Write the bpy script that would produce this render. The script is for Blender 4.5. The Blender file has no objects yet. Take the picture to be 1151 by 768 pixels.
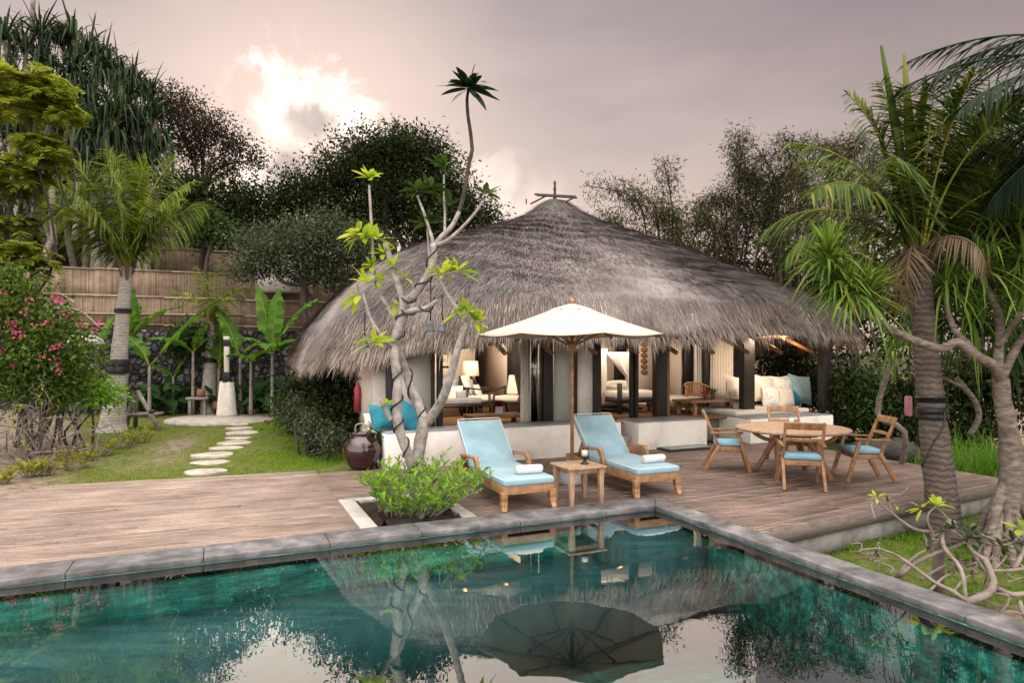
import bpy, math, random
import numpy as np
from mathutils import Matrix, Vector
random.seed(7)
RNG = np.random.default_rng(11)
SC = bpy.context.scene
COL = SC.collection
R = math.radians
# ------------------------------------------------------------------ camera frame helpers
F = 740.0; CX = 575.5; YH = 394.0; H = 1.95
TH = R(23.8); CT, ST = math.cos(TH), math.sin(TH)
def ground(px, py, z=0.0):
    d = F*(H-z)/(py-YH); return np.array([(px-CX)/F*d, d, z])
def at(px, py, d):
    return np.array([(px-CX)/F*d, d, H-(py-YH)*d/F])
P0 = ground(736, 560)
def W(a, b, z=0.0):
    return np.array([P0[0]+a*CT-b*ST, P0[1]+a*ST+b*CT, z])
def toab(p):
    x = p[0]-P0[0]; y = p[1]-P0[1]
    return x*CT+y*ST, -x*ST+y*CT
def RA(px, b):
    k = (px-CX)/F
    t = (b + (-P0[0]*ST+P0[1]*CT))/(-k*ST+CT)
    return toab((k*t, t))[0]
def nrm(v):
    v = np.asarray(v, float); return v/np.maximum(np.linalg.norm(v, axis=-1, keepdims=True), 1e-9)
UP = np.array([0, 0, 1.0])
UDIR = np.array([CT, ST, 0]); VDIR = np.array([-ST, CT, 0])
# ------------------------------------------------------------------ mesh builder
class MB:
    def __init__(s): s.V = []; s.F = []; s.n = 0
    def add(s, v, faces):
        v = np.asarray(v, float).reshape(-1, 3)
        for f in faces:
            f = np.asarray(f, int)
            if f.ndim == 1: f = f[None]
            s.F.append(f + s.n)
        s.V.append(v); s.n += len(v)
        return s
    def hexa(s, p):   # bottom 4 then top 4, counter-clockwise
        return s.add(p, [[[3,2,1,0],[4,5,6,7],[0,1,5,4],[1,2,6,5],[2,3,7,6],[3,0,4,7]]])
    def box(s, c, size, rz=0.0, M=None):
        hx, hy, hz = np.array(size)/2
        p = np.array([[-hx,-hy,-hz],[hx,-hy,-hz],[hx,hy,-hz],[-hx,hy,-hz],[-hx,-hy,hz],[hx,-hy,hz],[hx,hy,hz],[-hx,hy,hz]])
        if M is not None: p = p @ np.array(M).T
        if rz: 
            cr, sr = math.cos(rz), math.sin(rz); p = np.c_[p[:,0]*cr-p[:,1]*sr, p[:,0]*sr+p[:,1]*cr, p[:,2]]
        return s.hexa(p + np.asarray(c, float))
    def ab(s, a0, a1, b0, b1, z0, z1):
        return s.hexa([W(a0,b0,z0),W(a1,b0,z0),W(a1,b1,z0),W(a0,b1,z0),W(a0,b0,z1),W(a1,b0,z1),W(a1,b1,z1),W(a0,b1,z1)])
    def beam(s, p, q, w, h, up=UP, w2=None, h2=None):
        p = np.asarray(p, float); q = np.asarray(q, float)
        d = nrm(q-p); sd = nrm(np.cross(d, up)); n = np.cross(sd, d)
        w2 = w if w2 is None else w2; h2 = h if h2 is None else h2
        a = [p-sd*w/2-n*h/2, p+sd*w/2-n*h/2, p+sd*w/2+n*h/2, p-sd*w/2+n*h/2]
        b = [q-sd*w2/2-n*h2/2, q+sd*w2/2-n*h2/2, q+sd*w2/2+n*h2/2, q-sd*w2/2+n*h2/2]
        return s.hexa(a+b)
    def prism(s, poly, z0, z1):
        n = len(poly); poly = np.asarray(poly, float)[:, :2]
        v = np.r_[np.c_[poly, np.full(n, z0)], np.c_[poly, np.full(n, z1)]]
        i = np.arange(n); j = (i+1) % n
        return s.add(v, [np.c_[i, j, j+n, i+n], (i+n)[None], i[::-1][None]])
    def tube(s, path, rad, seg=8, caps=True, lump=0.0):
        P = np.asarray(path, float); n = len(P)
        rad = np.broadcast_to(np.asarray(rad, float), (n,)) if np.ndim(rad) else np.full(n, float(rad))
        T = nrm(np.gradient(P, axis=0)); nn = np.cross(T[0], UP)
        if np.linalg.norm(nn) < 1e-3: nn = np.cross(T[0], [1,0,0])
        nn = nrm(nn); an = np.linspace(0, 2*math.pi, seg, endpoint=False); vs = []
        for i in range(n):
            nn = nrm(nn - T[i]*np.dot(nn, T[i])); bb = np.cross(T[i], nn)
            r = rad[i]*(1+lump*RNG.normal(size=seg)) if lump else np.full(seg, rad[i])
            vs.append(P[i] + np.cos(an)[:,None]*nn*r[:,None] + np.sin(an)[:,None]*bb*r[:,None])
        v = np.concatenate(vs); fs = []
        k = np.arange(seg); k2 = (k+1) % seg
        for i in range(n-1): fs.append(np.c_[i*seg+k, i*seg+k2, (i+1)*seg+k2, (i+1)*seg+k])
        fs = [np.concatenate(fs)]
        if caps: fs += [k[::-1][None], ((n-1)*seg+k)[None]]
        return s.add(v, fs)
    def lathe(s, c, prof, seg=24, wob=0.0, M=None):
        prof = np.asarray(prof, float); n = len(prof); an = np.linspace(0, 2*math.pi, seg, endpoint=False)
        v = np.stack([np.c_[np.cos(an)*r, np.sin(an)*r, np.full(seg, z)] for r, z in prof]).reshape(-1, 3)
        if wob: v = v*(1+wob*RNG.normal(size=(len(v), 1)))
        if M is not None: v = v @ np.array(M).T
        k = np.arange(seg); k2 = (k+1) % seg
        fs = [np.concatenate([np.c_[i*seg+k, i*seg+k2, (i+1)*seg+k2, (i+1)*seg+k] for i in range(n-1)])]
        if prof[0][0] > 1e-4: fs.append(k[::-1][None])
        if prof[-1][0] > 1e-4: fs.append(((n-1)*seg+k)[None])
        return s.add(v+np.asarray(c, float), fs)
    def grid(s, G):      # G (n,m,3)
        n, m = G.shape[:2]; idx = np.arange(n*m).reshape(n, m)
        return s.add(G.reshape(-1, 3), [np.stack([idx[:-1,:-1], idx[1:,:-1], idx[1:,1:], idx[:-1,1:]], -1).reshape(-1, 4)])
    def cards(s, P, D, N, L, Wd, kind='d'):
        P = np.asarray(P, float); n = len(P); D = nrm(D); S = nrm(np.cross(D, N)); N = np.cross(S, D)
        L = np.broadcast_to(L, (n,)); Wd = np.broadcast_to(Wd, (n,))
        if kind == 'd':
            T = np.array([[0,0,0],[.4,.5,.06],[1,0,-.06],[.4,-.5,.06]]); Fc = [np.array([[0,3,2,1]])]
        elif kind == 't':
            T = np.array([[0,.5,0],[0,-.5,0],[1,0,0]]); Fc = [np.array([[0,1,2]])]
        else:
            T = np.array([[0,0,0],[.5,0,-.02],[1,0,-.14],[.22,.36,.05],[.66,.42,.0],[.22,-.36,.05],[.66,-.42,.0]])
            Fc = [np.array([[0,1,4,3],[0,5,6,1]]), np.array([[1,2,4],[1,6,2]])]
        v = (P[:,None] + D[:,None]*(T[None,:,0:1]*L[:,None,None]) + S[:,None]*(T[None,:,1:2]*Wd[:,None,None])
             + N[:,None]*(T[None,:,2:3]*L[:,None,None]))
        k = len(T); off = (np.arange(n)*k)[:,None,None]
        return s.add(v.reshape(-1, 3), [(off+f[None]).reshape(-1, f.shape[1]) for f in Fc])
    def straps(s, P, D, L, Wd, g, nseg=4, kink=0.0, kt=.6, prof=None, tw=0.0):
        P = np.asarray(P, float); n = len(P); D = nrm(D)
        L = np.broadcast_to(L, (n,)); Wd = np.broadcast_to(Wd, (n,)); g = np.broadcast_to(g, (n,)); kink = np.broadcast_to(kink, (n,))
        S = np.cross(D, UP); bad = np.linalg.norm(S, axis=1) < .05; S[bad] = [1,0,0]; S = nrm(S)
        if tw: 
            a = RNG.normal(size=n)*tw; N0 = np.cross(S, D); S = S*np.cos(a)[:,None]+N0*np.sin(a)[:,None]
        t = np.linspace(0, 1, nseg+1)
        w = (np.minimum(1, .55+2.2*t)*np.clip(1.02-t**2.2, .03, 1)) if prof is None else prof(t)
        q = P[:,None] + D[:,None]*(t[None,:,None]*L[:,None,None])
        q[:,:,2] -= (g*L)[:,None]*t[None]**2 + (kink*L)[:,None]*np.maximum(0, t-kt)[None]
        hor = D.copy(); hor[:,2] = 0
        q -= hor[:,None]*((kink*L*.55)[:,None]*np.maximum(0, t-kt)[None])[:,:,None]
        e = S[:,None]*(Wd[:,None]*w[None]/2)[:,:,None]
        v = np.stack([q-e, q+e], 2).reshape(n, -1, 3)
        k = 2*(nseg+1); i = np.arange(nseg)*2
        f = np.c_[i, i+1, i+3, i+2]
        return s.add(v.reshape(-1, 3), [((np.arange(n)*k)[:,None,None]+f[None]).reshape(-1, 4)])
    def build(s, name, mat, parent=None, smooth=False, bevel=0, seg=2, label=None, cat=None, group=None, kind=None, local=False):
        V = np.concatenate(s.V)
        if parent is not None and not local and parent.name in XF:
            l, rz = XF[parent.name]; V = V-l; c, sn = math.cos(-rz), math.sin(-rz)
            V = np.c_[V[:,0]*c-V[:,1]*sn, V[:,0]*sn+V[:,1]*c, V[:,2]]
        me = bpy.data.meshes.new(name)
        me.vertices.add(len(V)); me.vertices.foreach_set('co', V.ravel().astype(np.float32))
        li = np.concatenate([f.ravel() for f in s.F]); sz = np.concatenate([np.full(len(f), f.shape[1]) for f in s.F])
        me.loops.add(len(li)); me.loops.foreach_set('vertex_index', li.astype(np.int32))
        me.polygons.add(len(sz)); me.polygons.foreach_set('loop_start', np.r_[0, np.cumsum(sz)[:-1]].astype(np.int32))
        if smooth: me.polygons.foreach_set('use_smooth', np.ones(len(sz), bool))
        me.update(calc_edges=True); me.validate()
        me.materials.append(mat)
        o = bpy.data.objects.new(name, me); COL.objects.link(o)
        if parent is not None:
            o.parent = parent
            if parent.name in XF: XF[o.name] = XF[parent.name]
        if bevel:
            m = o.modifiers.new('Bevel', 'BEVEL'); m.width = bevel; m.segments = seg; m.limit_method = 'ANGLE'; m.angle_limit = R(40)
        tag(o, label, cat, group, kind)
        return o
XF = {}
def tag(o, label=None, cat=None, group=None, kind=None):
    if label: o['label'] = label
    if cat: o['category'] = cat
    if group: o['group'] = group
    if kind: o['kind'] = kind
    return o
def empty(name, loc, rz=0.0, label=None, cat=None, group=None):
    o = bpy.data.objects.new(name, None); COL.objects.link(o)
    o.location = [float(q) for q in loc]; o.rotation_euler = (0, 0, rz); o.empty_display_size = .2
    XF[o.name] = (np.asarray(loc, float), rz)
    return tag(o, label, cat, group)
def copy_tree(o, parent=None):
    c = o.copy(); COL.objects.link(c)
    if parent is not None: c.parent = parent
    for ch in [x for x in bpy.data.objects if x.parent == o]: copy_tree(ch, c)
    return c
def place(o, loc, rz=0.0, label=None, group=None):
    o.location = [float(q) for q in loc]; o.rotation_euler = (0, 0, rz)
    if label: o['label'] = label
    if group: o['group'] = group
    return o
def curve(pts, n=12):   # Catmull-Rom through points
    P = np.asarray(pts, float); P = np.r_[[2*P[0]-P[1]], P, [2*P[-1]-P[-2]]]; out = []
    m = len(P)-3
    for i in range(m):
        p0, p1, p2, p3 = P[i:i+4]; k = max(2, n//m)
        for t in np.linspace(0, 1, k, endpoint=False):
            out.append(.5*((2*p1)+(-p0+p2)*t+(2*p0-5*p1+4*p2-p3)*t*t+(-p0+3*p1-3*p2+p3)*t**3))
    out.append(P[-2]); return np.array(out)
def lerp_r(r0, r1, n): return np.linspace(r0, r1, n)
# ------------------------------------------------------------------ materials
def newmat(name):
    m = bpy.data.materials.new(name); m.use_nodes = True; nt = m.node_tree; nt.nodes.clear()
    out = nt.nodes.new('ShaderNodeOutputMaterial'); return m, nt, out
def N(nt, t, **kw):
    n = nt.nodes.new(t)
    for k, v in kw.items():
        if k in n.inputs.keys() if isinstance(k, str) else False: n.inputs[k].default_value = v
        else: setattr(n, k, v)
    return n
def ramp(nt, cols, pos=None, interp='LINEAR'):
    r = nt.nodes.new('ShaderNodeValToRGB'); cr = r.color_ramp; cr.interpolation = interp
    pos = pos or list(np.linspace(0, 1, len(cols)))
    while len(cr.elements) < len(cols): cr.elements.new(.5)
    for e, c, p in zip(cr.elements, cols, pos): e.position = p; e.color = (*c[:3], 1)
    return r
def surf(name, cols, scale=4.0, rough=.7, bump=.2, detail=6, stretch=(1,1,1), island=0.0, spec=.35, pos=None, bscale=None, coat=0, rot=0.0, metal=0.0, sheen=0.0, bdist=.02, blotch=0.0, bls=.7):
    m, nt, out = newmat(name); L = nt.links.new
    p = N(nt, 'ShaderNodeBsdfPrincipled'); p.inputs['Roughness'].default_value = rough
    p.inputs['Specular IOR Level'].default_value = spec; p.inputs['Coat Weight'].default_value = coat; p.inputs['Metallic'].default_value = metal
    p.inputs['Sheen Weight'].default_value = sheen
    tc = N(nt, 'ShaderNodeTexCoord'); mp = N(nt, 'ShaderNodeMapping'); mp.inputs['Scale'].default_value = stretch; mp.inputs['Rotation'].default_value = (0,0,rot)
    L(tc.outputs['Object'], mp.inputs['Vector'])
    no = N(nt, 'ShaderNodeTexNoise'); no.inputs['Scale'].default_value = scale; no.inputs['Detail'].default_value = detail; no.inputs['Roughness'].default_value = .62
    L(mp.outputs[0], no.inputs['Vector'])
    r = ramp(nt, cols, pos or list(np.linspace(.3, .7, len(cols))))
    L(no.outputs['Fac'], r.inputs[0]); colout = r.outputs[0]
    if island:
        g = N(nt, 'ShaderNodeNewGeometry'); mr = N(nt, 'ShaderNodeMapRange'); mr.inputs['To Min'].default_value = 1-island; mr.inputs['To Max'].default_value = 1+island
        L(g.outputs['Random Per Island'], mr.inputs['Value'])
        mx = N(nt, 'ShaderNodeMix', data_type='RGBA', blend_type='MULTIPLY'); mx.inputs[0].default_value = 1
        L(colout, mx.inputs[6]); L(mr.outputs[0], mx.inputs[7]); colout = mx.outputs[2]
    if blotch:      # broad weather stains
        nb = N(nt, 'ShaderNodeTexNoise'); nb.inputs['Scale'].default_value = bls; nb.inputs['Detail'].default_value = 7; nb.inputs['Roughness'].default_value = .68; L(tc.outputs['Object'], nb.inputs['Vector'])
        mr2 = N(nt, 'ShaderNodeMapRange'); mr2.inputs['From Min'].default_value = .32; mr2.inputs['From Max'].default_value = .62; mr2.inputs['To Min'].default_value = 1-blotch; mr2.inputs['To Max'].default_value = 1.06
        L(nb.outputs['Fac'], mr2.inputs['Value']); mb = N(nt, 'ShaderNodeMix', data_type='RGBA', blend_type='MULTIPLY'); mb.inputs[0].default_value = 1; L(colout, mb.inputs[6]); L(mr2.outputs[0], mb.inputs[7]); colout = mb.outputs[2]
    L(colout, p.inputs['Base Color'])
    if bump:
        b = N(nt, 'ShaderNodeBump'); b.inputs['Strength'].default_value = bump; b.inputs['Distance'].default_value = bdist
        n2 = N(nt, 'ShaderNodeTexNoise'); n2.inputs['Scale'].default_value = bscale or scale*5; n2.inputs['Detail'].default_value = 5
        L(mp.outputs[0], n2.inputs['Vector']); L(n2.outputs['Fac'], b.inputs['Height']); L(b.outputs[0], p.inputs['Normal'])
    L(p.outputs[0], out.inputs[0]); return m
def leafmat(name, cols, trans=.35, rough=.55, spec=.07, nscale=.6, tint=(1.25,1.15,.6)):
    m, nt, out = newmat(name); L = nt.links.new
    g = N(nt, 'ShaderNodeNewGeometry'); tc = N(nt, 'ShaderNodeTexCoord')
    no = N(nt, 'ShaderNodeTexNoise'); no.inputs['Scale'].default_value = nscale; no.inputs['Detail'].default_value = 3
    L(tc.outputs['Object'], no.inputs['Vector'])
    ad = N(nt, 'ShaderNodeMath', operation='MULTIPLY_ADD'); ad.inputs[1].default_value = 1.1; ad.inputs[2].default_value = -.05
    L(no.outputs['Fac'], ad.inputs[0])
    av = N(nt, 'ShaderNodeMath', operation='MULTIPLY_ADD'); av.inputs[1].default_value = .6
    L(g.outputs['Random Per Island'], av.inputs[0])
    h = N(nt, 'ShaderNodeMath', operation='MULTIPLY'); h.inputs[1].default_value = .42; L(ad.outputs[0], h.inputs[0]); L(h.outputs[0], av.inputs[2])
    r = ramp(nt, cols, list(np.linspace(.05, .95, len(cols)))); L(av.outputs[0], r.inputs[0])
    p = N(nt, 'ShaderNodeBsdfPrincipled'); p.inputs['Roughness'].default_value = rough; p.inputs['Specular IOR Level'].default_value = spec
    L(r.outputs[0], p.inputs['Base Color'])
    mx = N(nt, 'ShaderNodeMix', data_type='RGBA', blend_type='MULTIPLY'); mx.inputs[0].default_value = 1; mx.inputs[7].default_value = (*tint, 1)
    L(r.outputs[0], mx.inputs[6])
    t = N(nt, 'ShaderNodeBsdfTranslucent'); L(mx.outputs[2], t.inputs[0])
    ms = N(nt, 'ShaderNodeMixShader'); ms.inputs[0].default_value = trans
    L(p.outputs[0], ms.inputs[1]); L(t.outputs[0], ms.inputs[2]); L(ms.outputs[0], out.inputs[0]); return m
def glassmat(name, tint, ior=1.5, gain=1.0, rough=.02, bump=0.0, base=0.0):
    m, nt, out = newmat(name); L = nt.links.new
    fr = N(nt, 'ShaderNodeFresnel'); fr.inputs['IOR'].default_value = ior
    mu = N(nt, 'ShaderNodeMath', operation='MULTIPLY_ADD'); mu.inputs[1].default_value = gain; mu.inputs[2].default_value = base; mu.use_clamp = True; L(fr.outputs[0], mu.inputs[0])
    t = N(nt, 'ShaderNodeBsdfTransparent'); t.inputs[0].default_value = (*tint, 1)
    g = N(nt, 'ShaderNodeBsdfGlossy'); g.inputs['Roughness'].default_value = rough
    if bump:
        tc = N(nt, 'ShaderNodeTexCoord'); no = N(nt, 'ShaderNodeTexNoise'); no.inputs['Scale'].default_value = 1.1; no.inputs['Detail'].default_value = 2
        n2 = N(nt, 'ShaderNodeTexNoise'); n2.inputs['Scale'].default_value = 7; n2.inputs['Detail'].default_value = 2
        mm = N(nt, 'ShaderNodeMath', operation='MULTIPLY_ADD'); mm.inputs[1].default_value = .12
        L(tc.outputs['Object'], no.inputs['Vector']); L(tc.outputs['Object'], n2.inputs['Vector']); L(n2.outputs[0], mm.inputs[0]); L(no.outputs[0], mm.inputs[2])
        b = N(nt, 'ShaderNodeBump'); b.inputs['Strength'].default_value = bump; b.inputs['Distance'].default_value = .02
        L(mm.outputs[0], b.inputs['Height']); L(b.outputs[0], g.inputs['Normal'])
    ms = N(nt, 'ShaderNodeMixShader'); L(mu.outputs[0], ms.inputs[0]); L(t.outputs[0], ms.inputs[1]); L(g.outputs[0], ms.inputs[2]); L(ms.outputs[0], out.inputs[0])
    return m
M = {}
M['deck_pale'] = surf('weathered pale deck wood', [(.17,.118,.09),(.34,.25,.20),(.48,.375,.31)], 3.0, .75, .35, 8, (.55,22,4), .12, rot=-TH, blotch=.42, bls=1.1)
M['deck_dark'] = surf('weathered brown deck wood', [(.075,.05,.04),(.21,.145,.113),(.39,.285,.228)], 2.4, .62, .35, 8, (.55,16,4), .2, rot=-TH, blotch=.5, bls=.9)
M['fascia'] = surf('grey fascia board', [(.10,.075,.065),(.2,.16,.14)], 3, .8, .3, 8, (2,2,14), .15)
M['coping'] = surf('grey andesite coping', [(.045,.043,.046),(.135,.128,.128),(.28,.258,.25)], 3.5, .6, .5, 10, (1,1,1), .16, bscale=60, bdist=.006, blotch=.3, bls=1.3)
M['tile'] = None
M['teak'] = surf('oiled teak', [(.17,.08,.033),(.31,.16,.072),(.42,.24,.12)], 5, .45, .12, 8, (2,2,2), .1, spec=.45)
M['teak_grey'] = surf('weathered teak', [(.24,.14,.08),(.38,.24,.145),(.47,.33,.22)], 6, .6, .15, 8, (3,3,1.2), .1)
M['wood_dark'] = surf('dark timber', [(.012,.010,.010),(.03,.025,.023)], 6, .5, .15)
M['wood_brown'] = surf('warm brown timber', [(.16,.075,.035),(.30,.16,.08)], 5, .45, .1, 8, (2,8,2))
M['cush_blue'] = surf('pale blue canvas', [(.20,.34,.40),(.26,.41,.47),(.33,.48,.53)], 2.5, .9, .35, 6, bscale=9, bdist=.02, sheen=.2)
M['piping'] = surf('cream piping', [(.75,.72,.66),(.8,.78,.72)], 6, .85, .05)
M['cush_chair'] = surf('bright blue cushion', [(.15,.30,.38),(.21,.38,.46),(.29,.46,.53)], 3, .9, .35, 6, bscale=12, bdist=.016)
M['teal'] = surf('teal cushion fabric', [(.012,.12,.17),(.02,.20,.26),(.03,.27,.33)], 3, .8, .15, 6, bscale=120, bdist=.005)
M['white_cloth'] = surf('white cotton', [(.62,.58,.52),(.72,.68,.62)], 5, .95, .25, 6, bscale=150, bdist=.006)
M['towel'] = surf('white terry towel', [(.62,.60,.57),(.70,.68,.66)], 9, 1, .6, 6, bscale=260, bdist=.01)
M['canvas'] = surf('cream canvas canopy', [(.53,.435,.355),(.59,.49,.405)], 1.2, .9, .25, 5, bscale=5, bdist=.02)
M['plaster'] = surf('white lime plaster', [(.64,.575,.505),(.81,.755,.685),(.85,.805,.74)], 1.6, .85, .15, 8, pos=[.22,.45,.7], bscale=22, bdist=.01, blotch=.14, bls=1.6)
M['plaster_in'] = surf('warm interior plaster', [(.68,.58,.49),(.75,.65,.56)], 1.3, .85, .08, 6)
M['ledge'] = surf('grey polished ledge', [(.22,.23,.24),(.34,.345,.35)], 3, .45, .1)
M['glass_reflection'] = surf('door glass with painted reflection', [(.42,.43,.37),(.55,.55,.49),(.62,.60,.55)], .8, .35, 0, 4)  # flat pale colour paints the reflection seen on plain door glass
M['conc_dark'] = surf('stained concrete footing', [(.10,.095,.085),(.19,.178,.16),(.27,.25,.225)], 4, .9, .3, 8)
M['conc'] = surf('pale concrete', [(.27,.25,.23),(.40,.37,.34),(.46,.43,.4)], 3, .85, .3, 8)
M['white_stone'] = surf('white rendered stone', [(.52,.46,.40),(.7,.64,.57)], 7, .9, .6, 8, bdist=.02)
M['paver'] = surf('pale stone paver', [(.20,.17,.135),(.38,.33,.28),(.50,.44,.39)], 4, .85, .4, 8)
M['black'] = surf('black iron', [(.008,.008,.009),(.02,.02,.02)], 8, .45, .1)
M['grey_metal'] = surf('grey zinc lamp', [(.09,.10,.12),(.16,.17,.19)], 8, .5, .1)
M['jar'] = surf('dark maroon glaze', [(.018,.006,.008),(.045,.012,.014)], 3, .12, .03, 5, spec=.6, coat=.6)
M['clay'] = surf('brown clay', [(.14,.06,.04),(.24,.11,.07)], 6, .7, .1)
M['red'] = surf('dull red paint', [(.14,.01,.02),(.22,.02,.035)], 5, .4, .05)
M['pink'] = surf('faded pink paper', [(.38,.14,.18),(.5,.22,.26)], 5, .7, .1)
M['bamboo'] = surf('woven bamboo screen', [(.13,.085,.055),(.235,.165,.112),(.34,.255,.185)], 1.2, .8, .25, 9, (1,1,1.6), .16)
M['bamboo_rail'] = surf('bamboo rail', [(.26,.195,.125),(.38,.30,.21)], 5, .6, .1)
M['bark'] = surf('grey bark', [(.10,.085,.075),(.22,.19,.165),(.33,.29,.25)], 7, .9, .6, 8, bdist=.03)
M['bark_dark'] = surf('dark bark', [(.03,.024,.02),(.08,.063,.05)], 6, .9, .6, 8, bdist=.03)
M['bark_plum'] = surf('pale frangipani bark', [(.15,.125,.11),(.30,.265,.24),(.44,.40,.37)], 11, .8, .5, 9, bdist=.012)
M['bark_pand'] = surf('pinkish pandanus bark', [(.07,.052,.043),(.17,.132,.11),(.29,.24,.20)], 8, .85, .5, 8, (1,1,3), bdist=.045)
M['twig'] = surf('bare pinkish twigs', [(.12,.09,.078),(.28,.225,.195)], 7, .85, .3)
M['twig_dark'] = surf('dull brown twigs', [(.07,.055,.048),(.20,.165,.145)], 5, .9, .3)
M['soil'] = surf('dark planting soil', [(.018,.012,.009),(.05,.033,.025)], 12, 1, .9, 8, bdist=.04)
M['rock'] = surf('dark boulder', [(.02,.018,.016),(.06,.052,.046)], 4, .9, .7, 8, bdist=.06)
M['rattan'] = surf('honey rattan', [(.38,.19,.08),(.52,.30,.15)], 8, .5, .2)
M['candle'] = surf('ivory wax', [(.72,.68,.58),(.78,.74,.65)], 4, .5, .02)
M['grey_cloth'] = surf('grey sofa fabric', [(.20,.21,.23),(.28,.29,.31)], 5, .9, .15)
M['pale_blue_cloth'] = surf('pale patterned cushion', [(.28,.42,.48),(.72,.74,.73),(.78,.78,.75)], 9, .9, .1, 3, pos=[.36,.44,.7])
M['glass'] = glassmat('window glass', (.92,.95,.94), 1.5, 2.4, .03)
M['clear'] = glassmat('clear glass', (.97,.98,.98), 1.2, .5, .02)
M['sheer'] = leafmat('sheer curtain', [(.62,.60,.54),(.70,.67,.61)], .55, .9, .05, tint=(1,1,1))
M['flower'] = leafmat('magenta bracts', [(.38,.02,.10),(.60,.05,.20),(.68,.14,.30)], .35, .6, .2, tint=(1.1,.8,.9))
# foliage
M['lf_dark'] = leafmat('dark evergreen leaves', [(.003,.006,.003),(.009,.016,.006),(.026,.038,.011),(.062,.070,.018)], .25, nscale=.9)
M['lf_rust'] = leafmat('dark rusty leaves', [(.014,.010,.008),(.035,.026,.018),(.06,.05,.026)], .25)
M['lf_grey'] = leafmat('grey green leaves', [(.010,.016,.009),(.035,.050,.026),(.085,.105,.06),(.13,.15,.09)], .25)
M['lf_feather'] = leafmat('light feathery leaves', [(.07,.12,.02),(.17,.24,.035),(.29,.33,.05),(.40,.38,.08)], .4)
M['lf_bamboo'] = leafmat('olive bamboo leaves', [(.008,.010,.005),(.026,.030,.012),(.06,.06,.022),(.09,.08,.032)], .3)
M['lf_bougain'] = leafmat('bougainvillea leaves', [(.018,.035,.010),(.05,.09,.02),(.11,.18,.03),(.18,.24,.05)], .35)
M['lf_shrub'] = leafmat('mid green shrub leaves', [(.014,.03,.010),(.035,.065,.018),(.075,.12,.03)], .3)
M['lf_bright'] = leafmat('bright planter leaves', [(.06,.16,.015),(.13,.28,.025),(.22,.40,.04),(.32,.46,.07)], .4, nscale=3)
M['lf_croton'] = leafmat('yellow green leaves', [(.12,.15,.02),(.26,.26,.05),(.40,.36,.09)], .35, nscale=2)
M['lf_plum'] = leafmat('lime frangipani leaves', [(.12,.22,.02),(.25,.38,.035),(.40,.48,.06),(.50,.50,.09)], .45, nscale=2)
M['lf_plum_dark'] = leafmat('shaded frangipani leaves', [(.015,.035,.010),(.04,.075,.016),(.08,.12,.025)], .35, nscale=2)  # darker copy of the lime leaves, shade put into the colour
M['lf_silhouette'] = leafmat('dark silhouette leaves', [(.006,.014,.007),(.014,.030,.012)], .2, nscale=2)  # leaf colour darkened to paint a silhouette against the sky
M['lf_banana'] = leafmat('banana leaves', [(.03,.085,.012),(.08,.18,.022),(.16,.29,.04)], .45, .4, nscale=1.2)
M['lf_taro'] = leafmat('dark broad leaves', [(.012,.035,.012),(.03,.07,.022),(.06,.13,.035)], .3, .35)
M['lf_palm'] = leafmat('yellow green palm leaflets', [(.035,.075,.012),(.09,.155,.02),(.19,.25,.04),(.30,.31,.07)], .4, nscale=.9)
M['lf_coco'] = leafmat('green palm leaflets', [(.010,.030,.010),(.035,.075,.018),(.11,.15,.028),(.24,.24,.05)], .35, nscale=.8)
M['lf_dead'] = leafmat('dry fronds', [(.06,.04,.025),(.15,.105,.068),(.25,.19,.125)], .25)
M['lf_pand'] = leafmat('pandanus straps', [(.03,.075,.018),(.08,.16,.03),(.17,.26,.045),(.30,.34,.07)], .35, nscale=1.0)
M['lf_pand_dark'] = leafmat('shaded pandanus straps', [(.010,.024,.012),(.025,.055,.024),(.06,.105,.04),(.13,.17,.05)], .3, nscale=.8)  # darker copy of the pandanus straps with shade painted in
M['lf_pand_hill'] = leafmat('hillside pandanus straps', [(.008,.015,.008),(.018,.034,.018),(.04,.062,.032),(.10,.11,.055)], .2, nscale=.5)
M['grass'] = leafmat('lawn grass', [(.055,.10,.008),(.13,.205,.012),(.215,.27,.022),(.28,.25,.05)], .35, nscale=.35)
M['grass_bright'] = leafmat('bright low grass', [(.06,.15,.010),(.13,.28,.016),(.22,.38,.03)], .4, nscale=1)
M['thatch'] = surf('grass thatch', [(.10,.085,.078),(.20,.172,.16),(.30,.26,.24)], 1.3, .95, .5, 10, (1,1,1), 0, bscale=30, bdist=.05, blotch=.35)
M['straw'] = surf('thatch straws', [(.105,.087,.083),(.195,.165,.155),(.30,.258,.24)], .9, .9, 0, 8, island=.5, blotch=.4, bls=.55)
M['straw_tip'] = surf('thatch fringe straws', [(.15,.112,.088),(.26,.205,.17),(.38,.31,.26)], .9, .9, 0, 6, island=.5)
# ================================================================== camera, sky, light
cam = bpy.data.objects.new('camera', bpy.data.cameras.new('camera')); COL.objects.link(cam)
cam.location = (0, 0, H); cam.rotation_euler = (R(90), 0, 0)
cam.data.lens = 36*F/1151; cam.data.shift_y = 10/1151; cam.data.clip_end = 2000; cam.data.clip_start = .05
SC.camera = cam
SC.view_settings.view_transform = 'Standard'; SC.view_settings.look = 'None'; SC.view_settings.gamma = 1
SC.view_settings.exposure = 0.5
SC.cycles.max_bounces = 8; SC.cycles.transparent_max_bounces = 16; SC.cycles.caustics_reflective = False; SC.cycles.caustics_refractive = False
SC.cycles.sample_clamp_indirect = 6
try: SC.cycles.use_denoising = True
except Exception: pass
SUN_EL, SUN_AZ = R(21), R(-17.6)           # behind the cloud, beyond the garden
wd = bpy.data.worlds.new('World'); SC.world = wd; wd.use_nodes = True
nt = wd.node_tree; nt.nodes.clear(); L = nt.links.new
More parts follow.
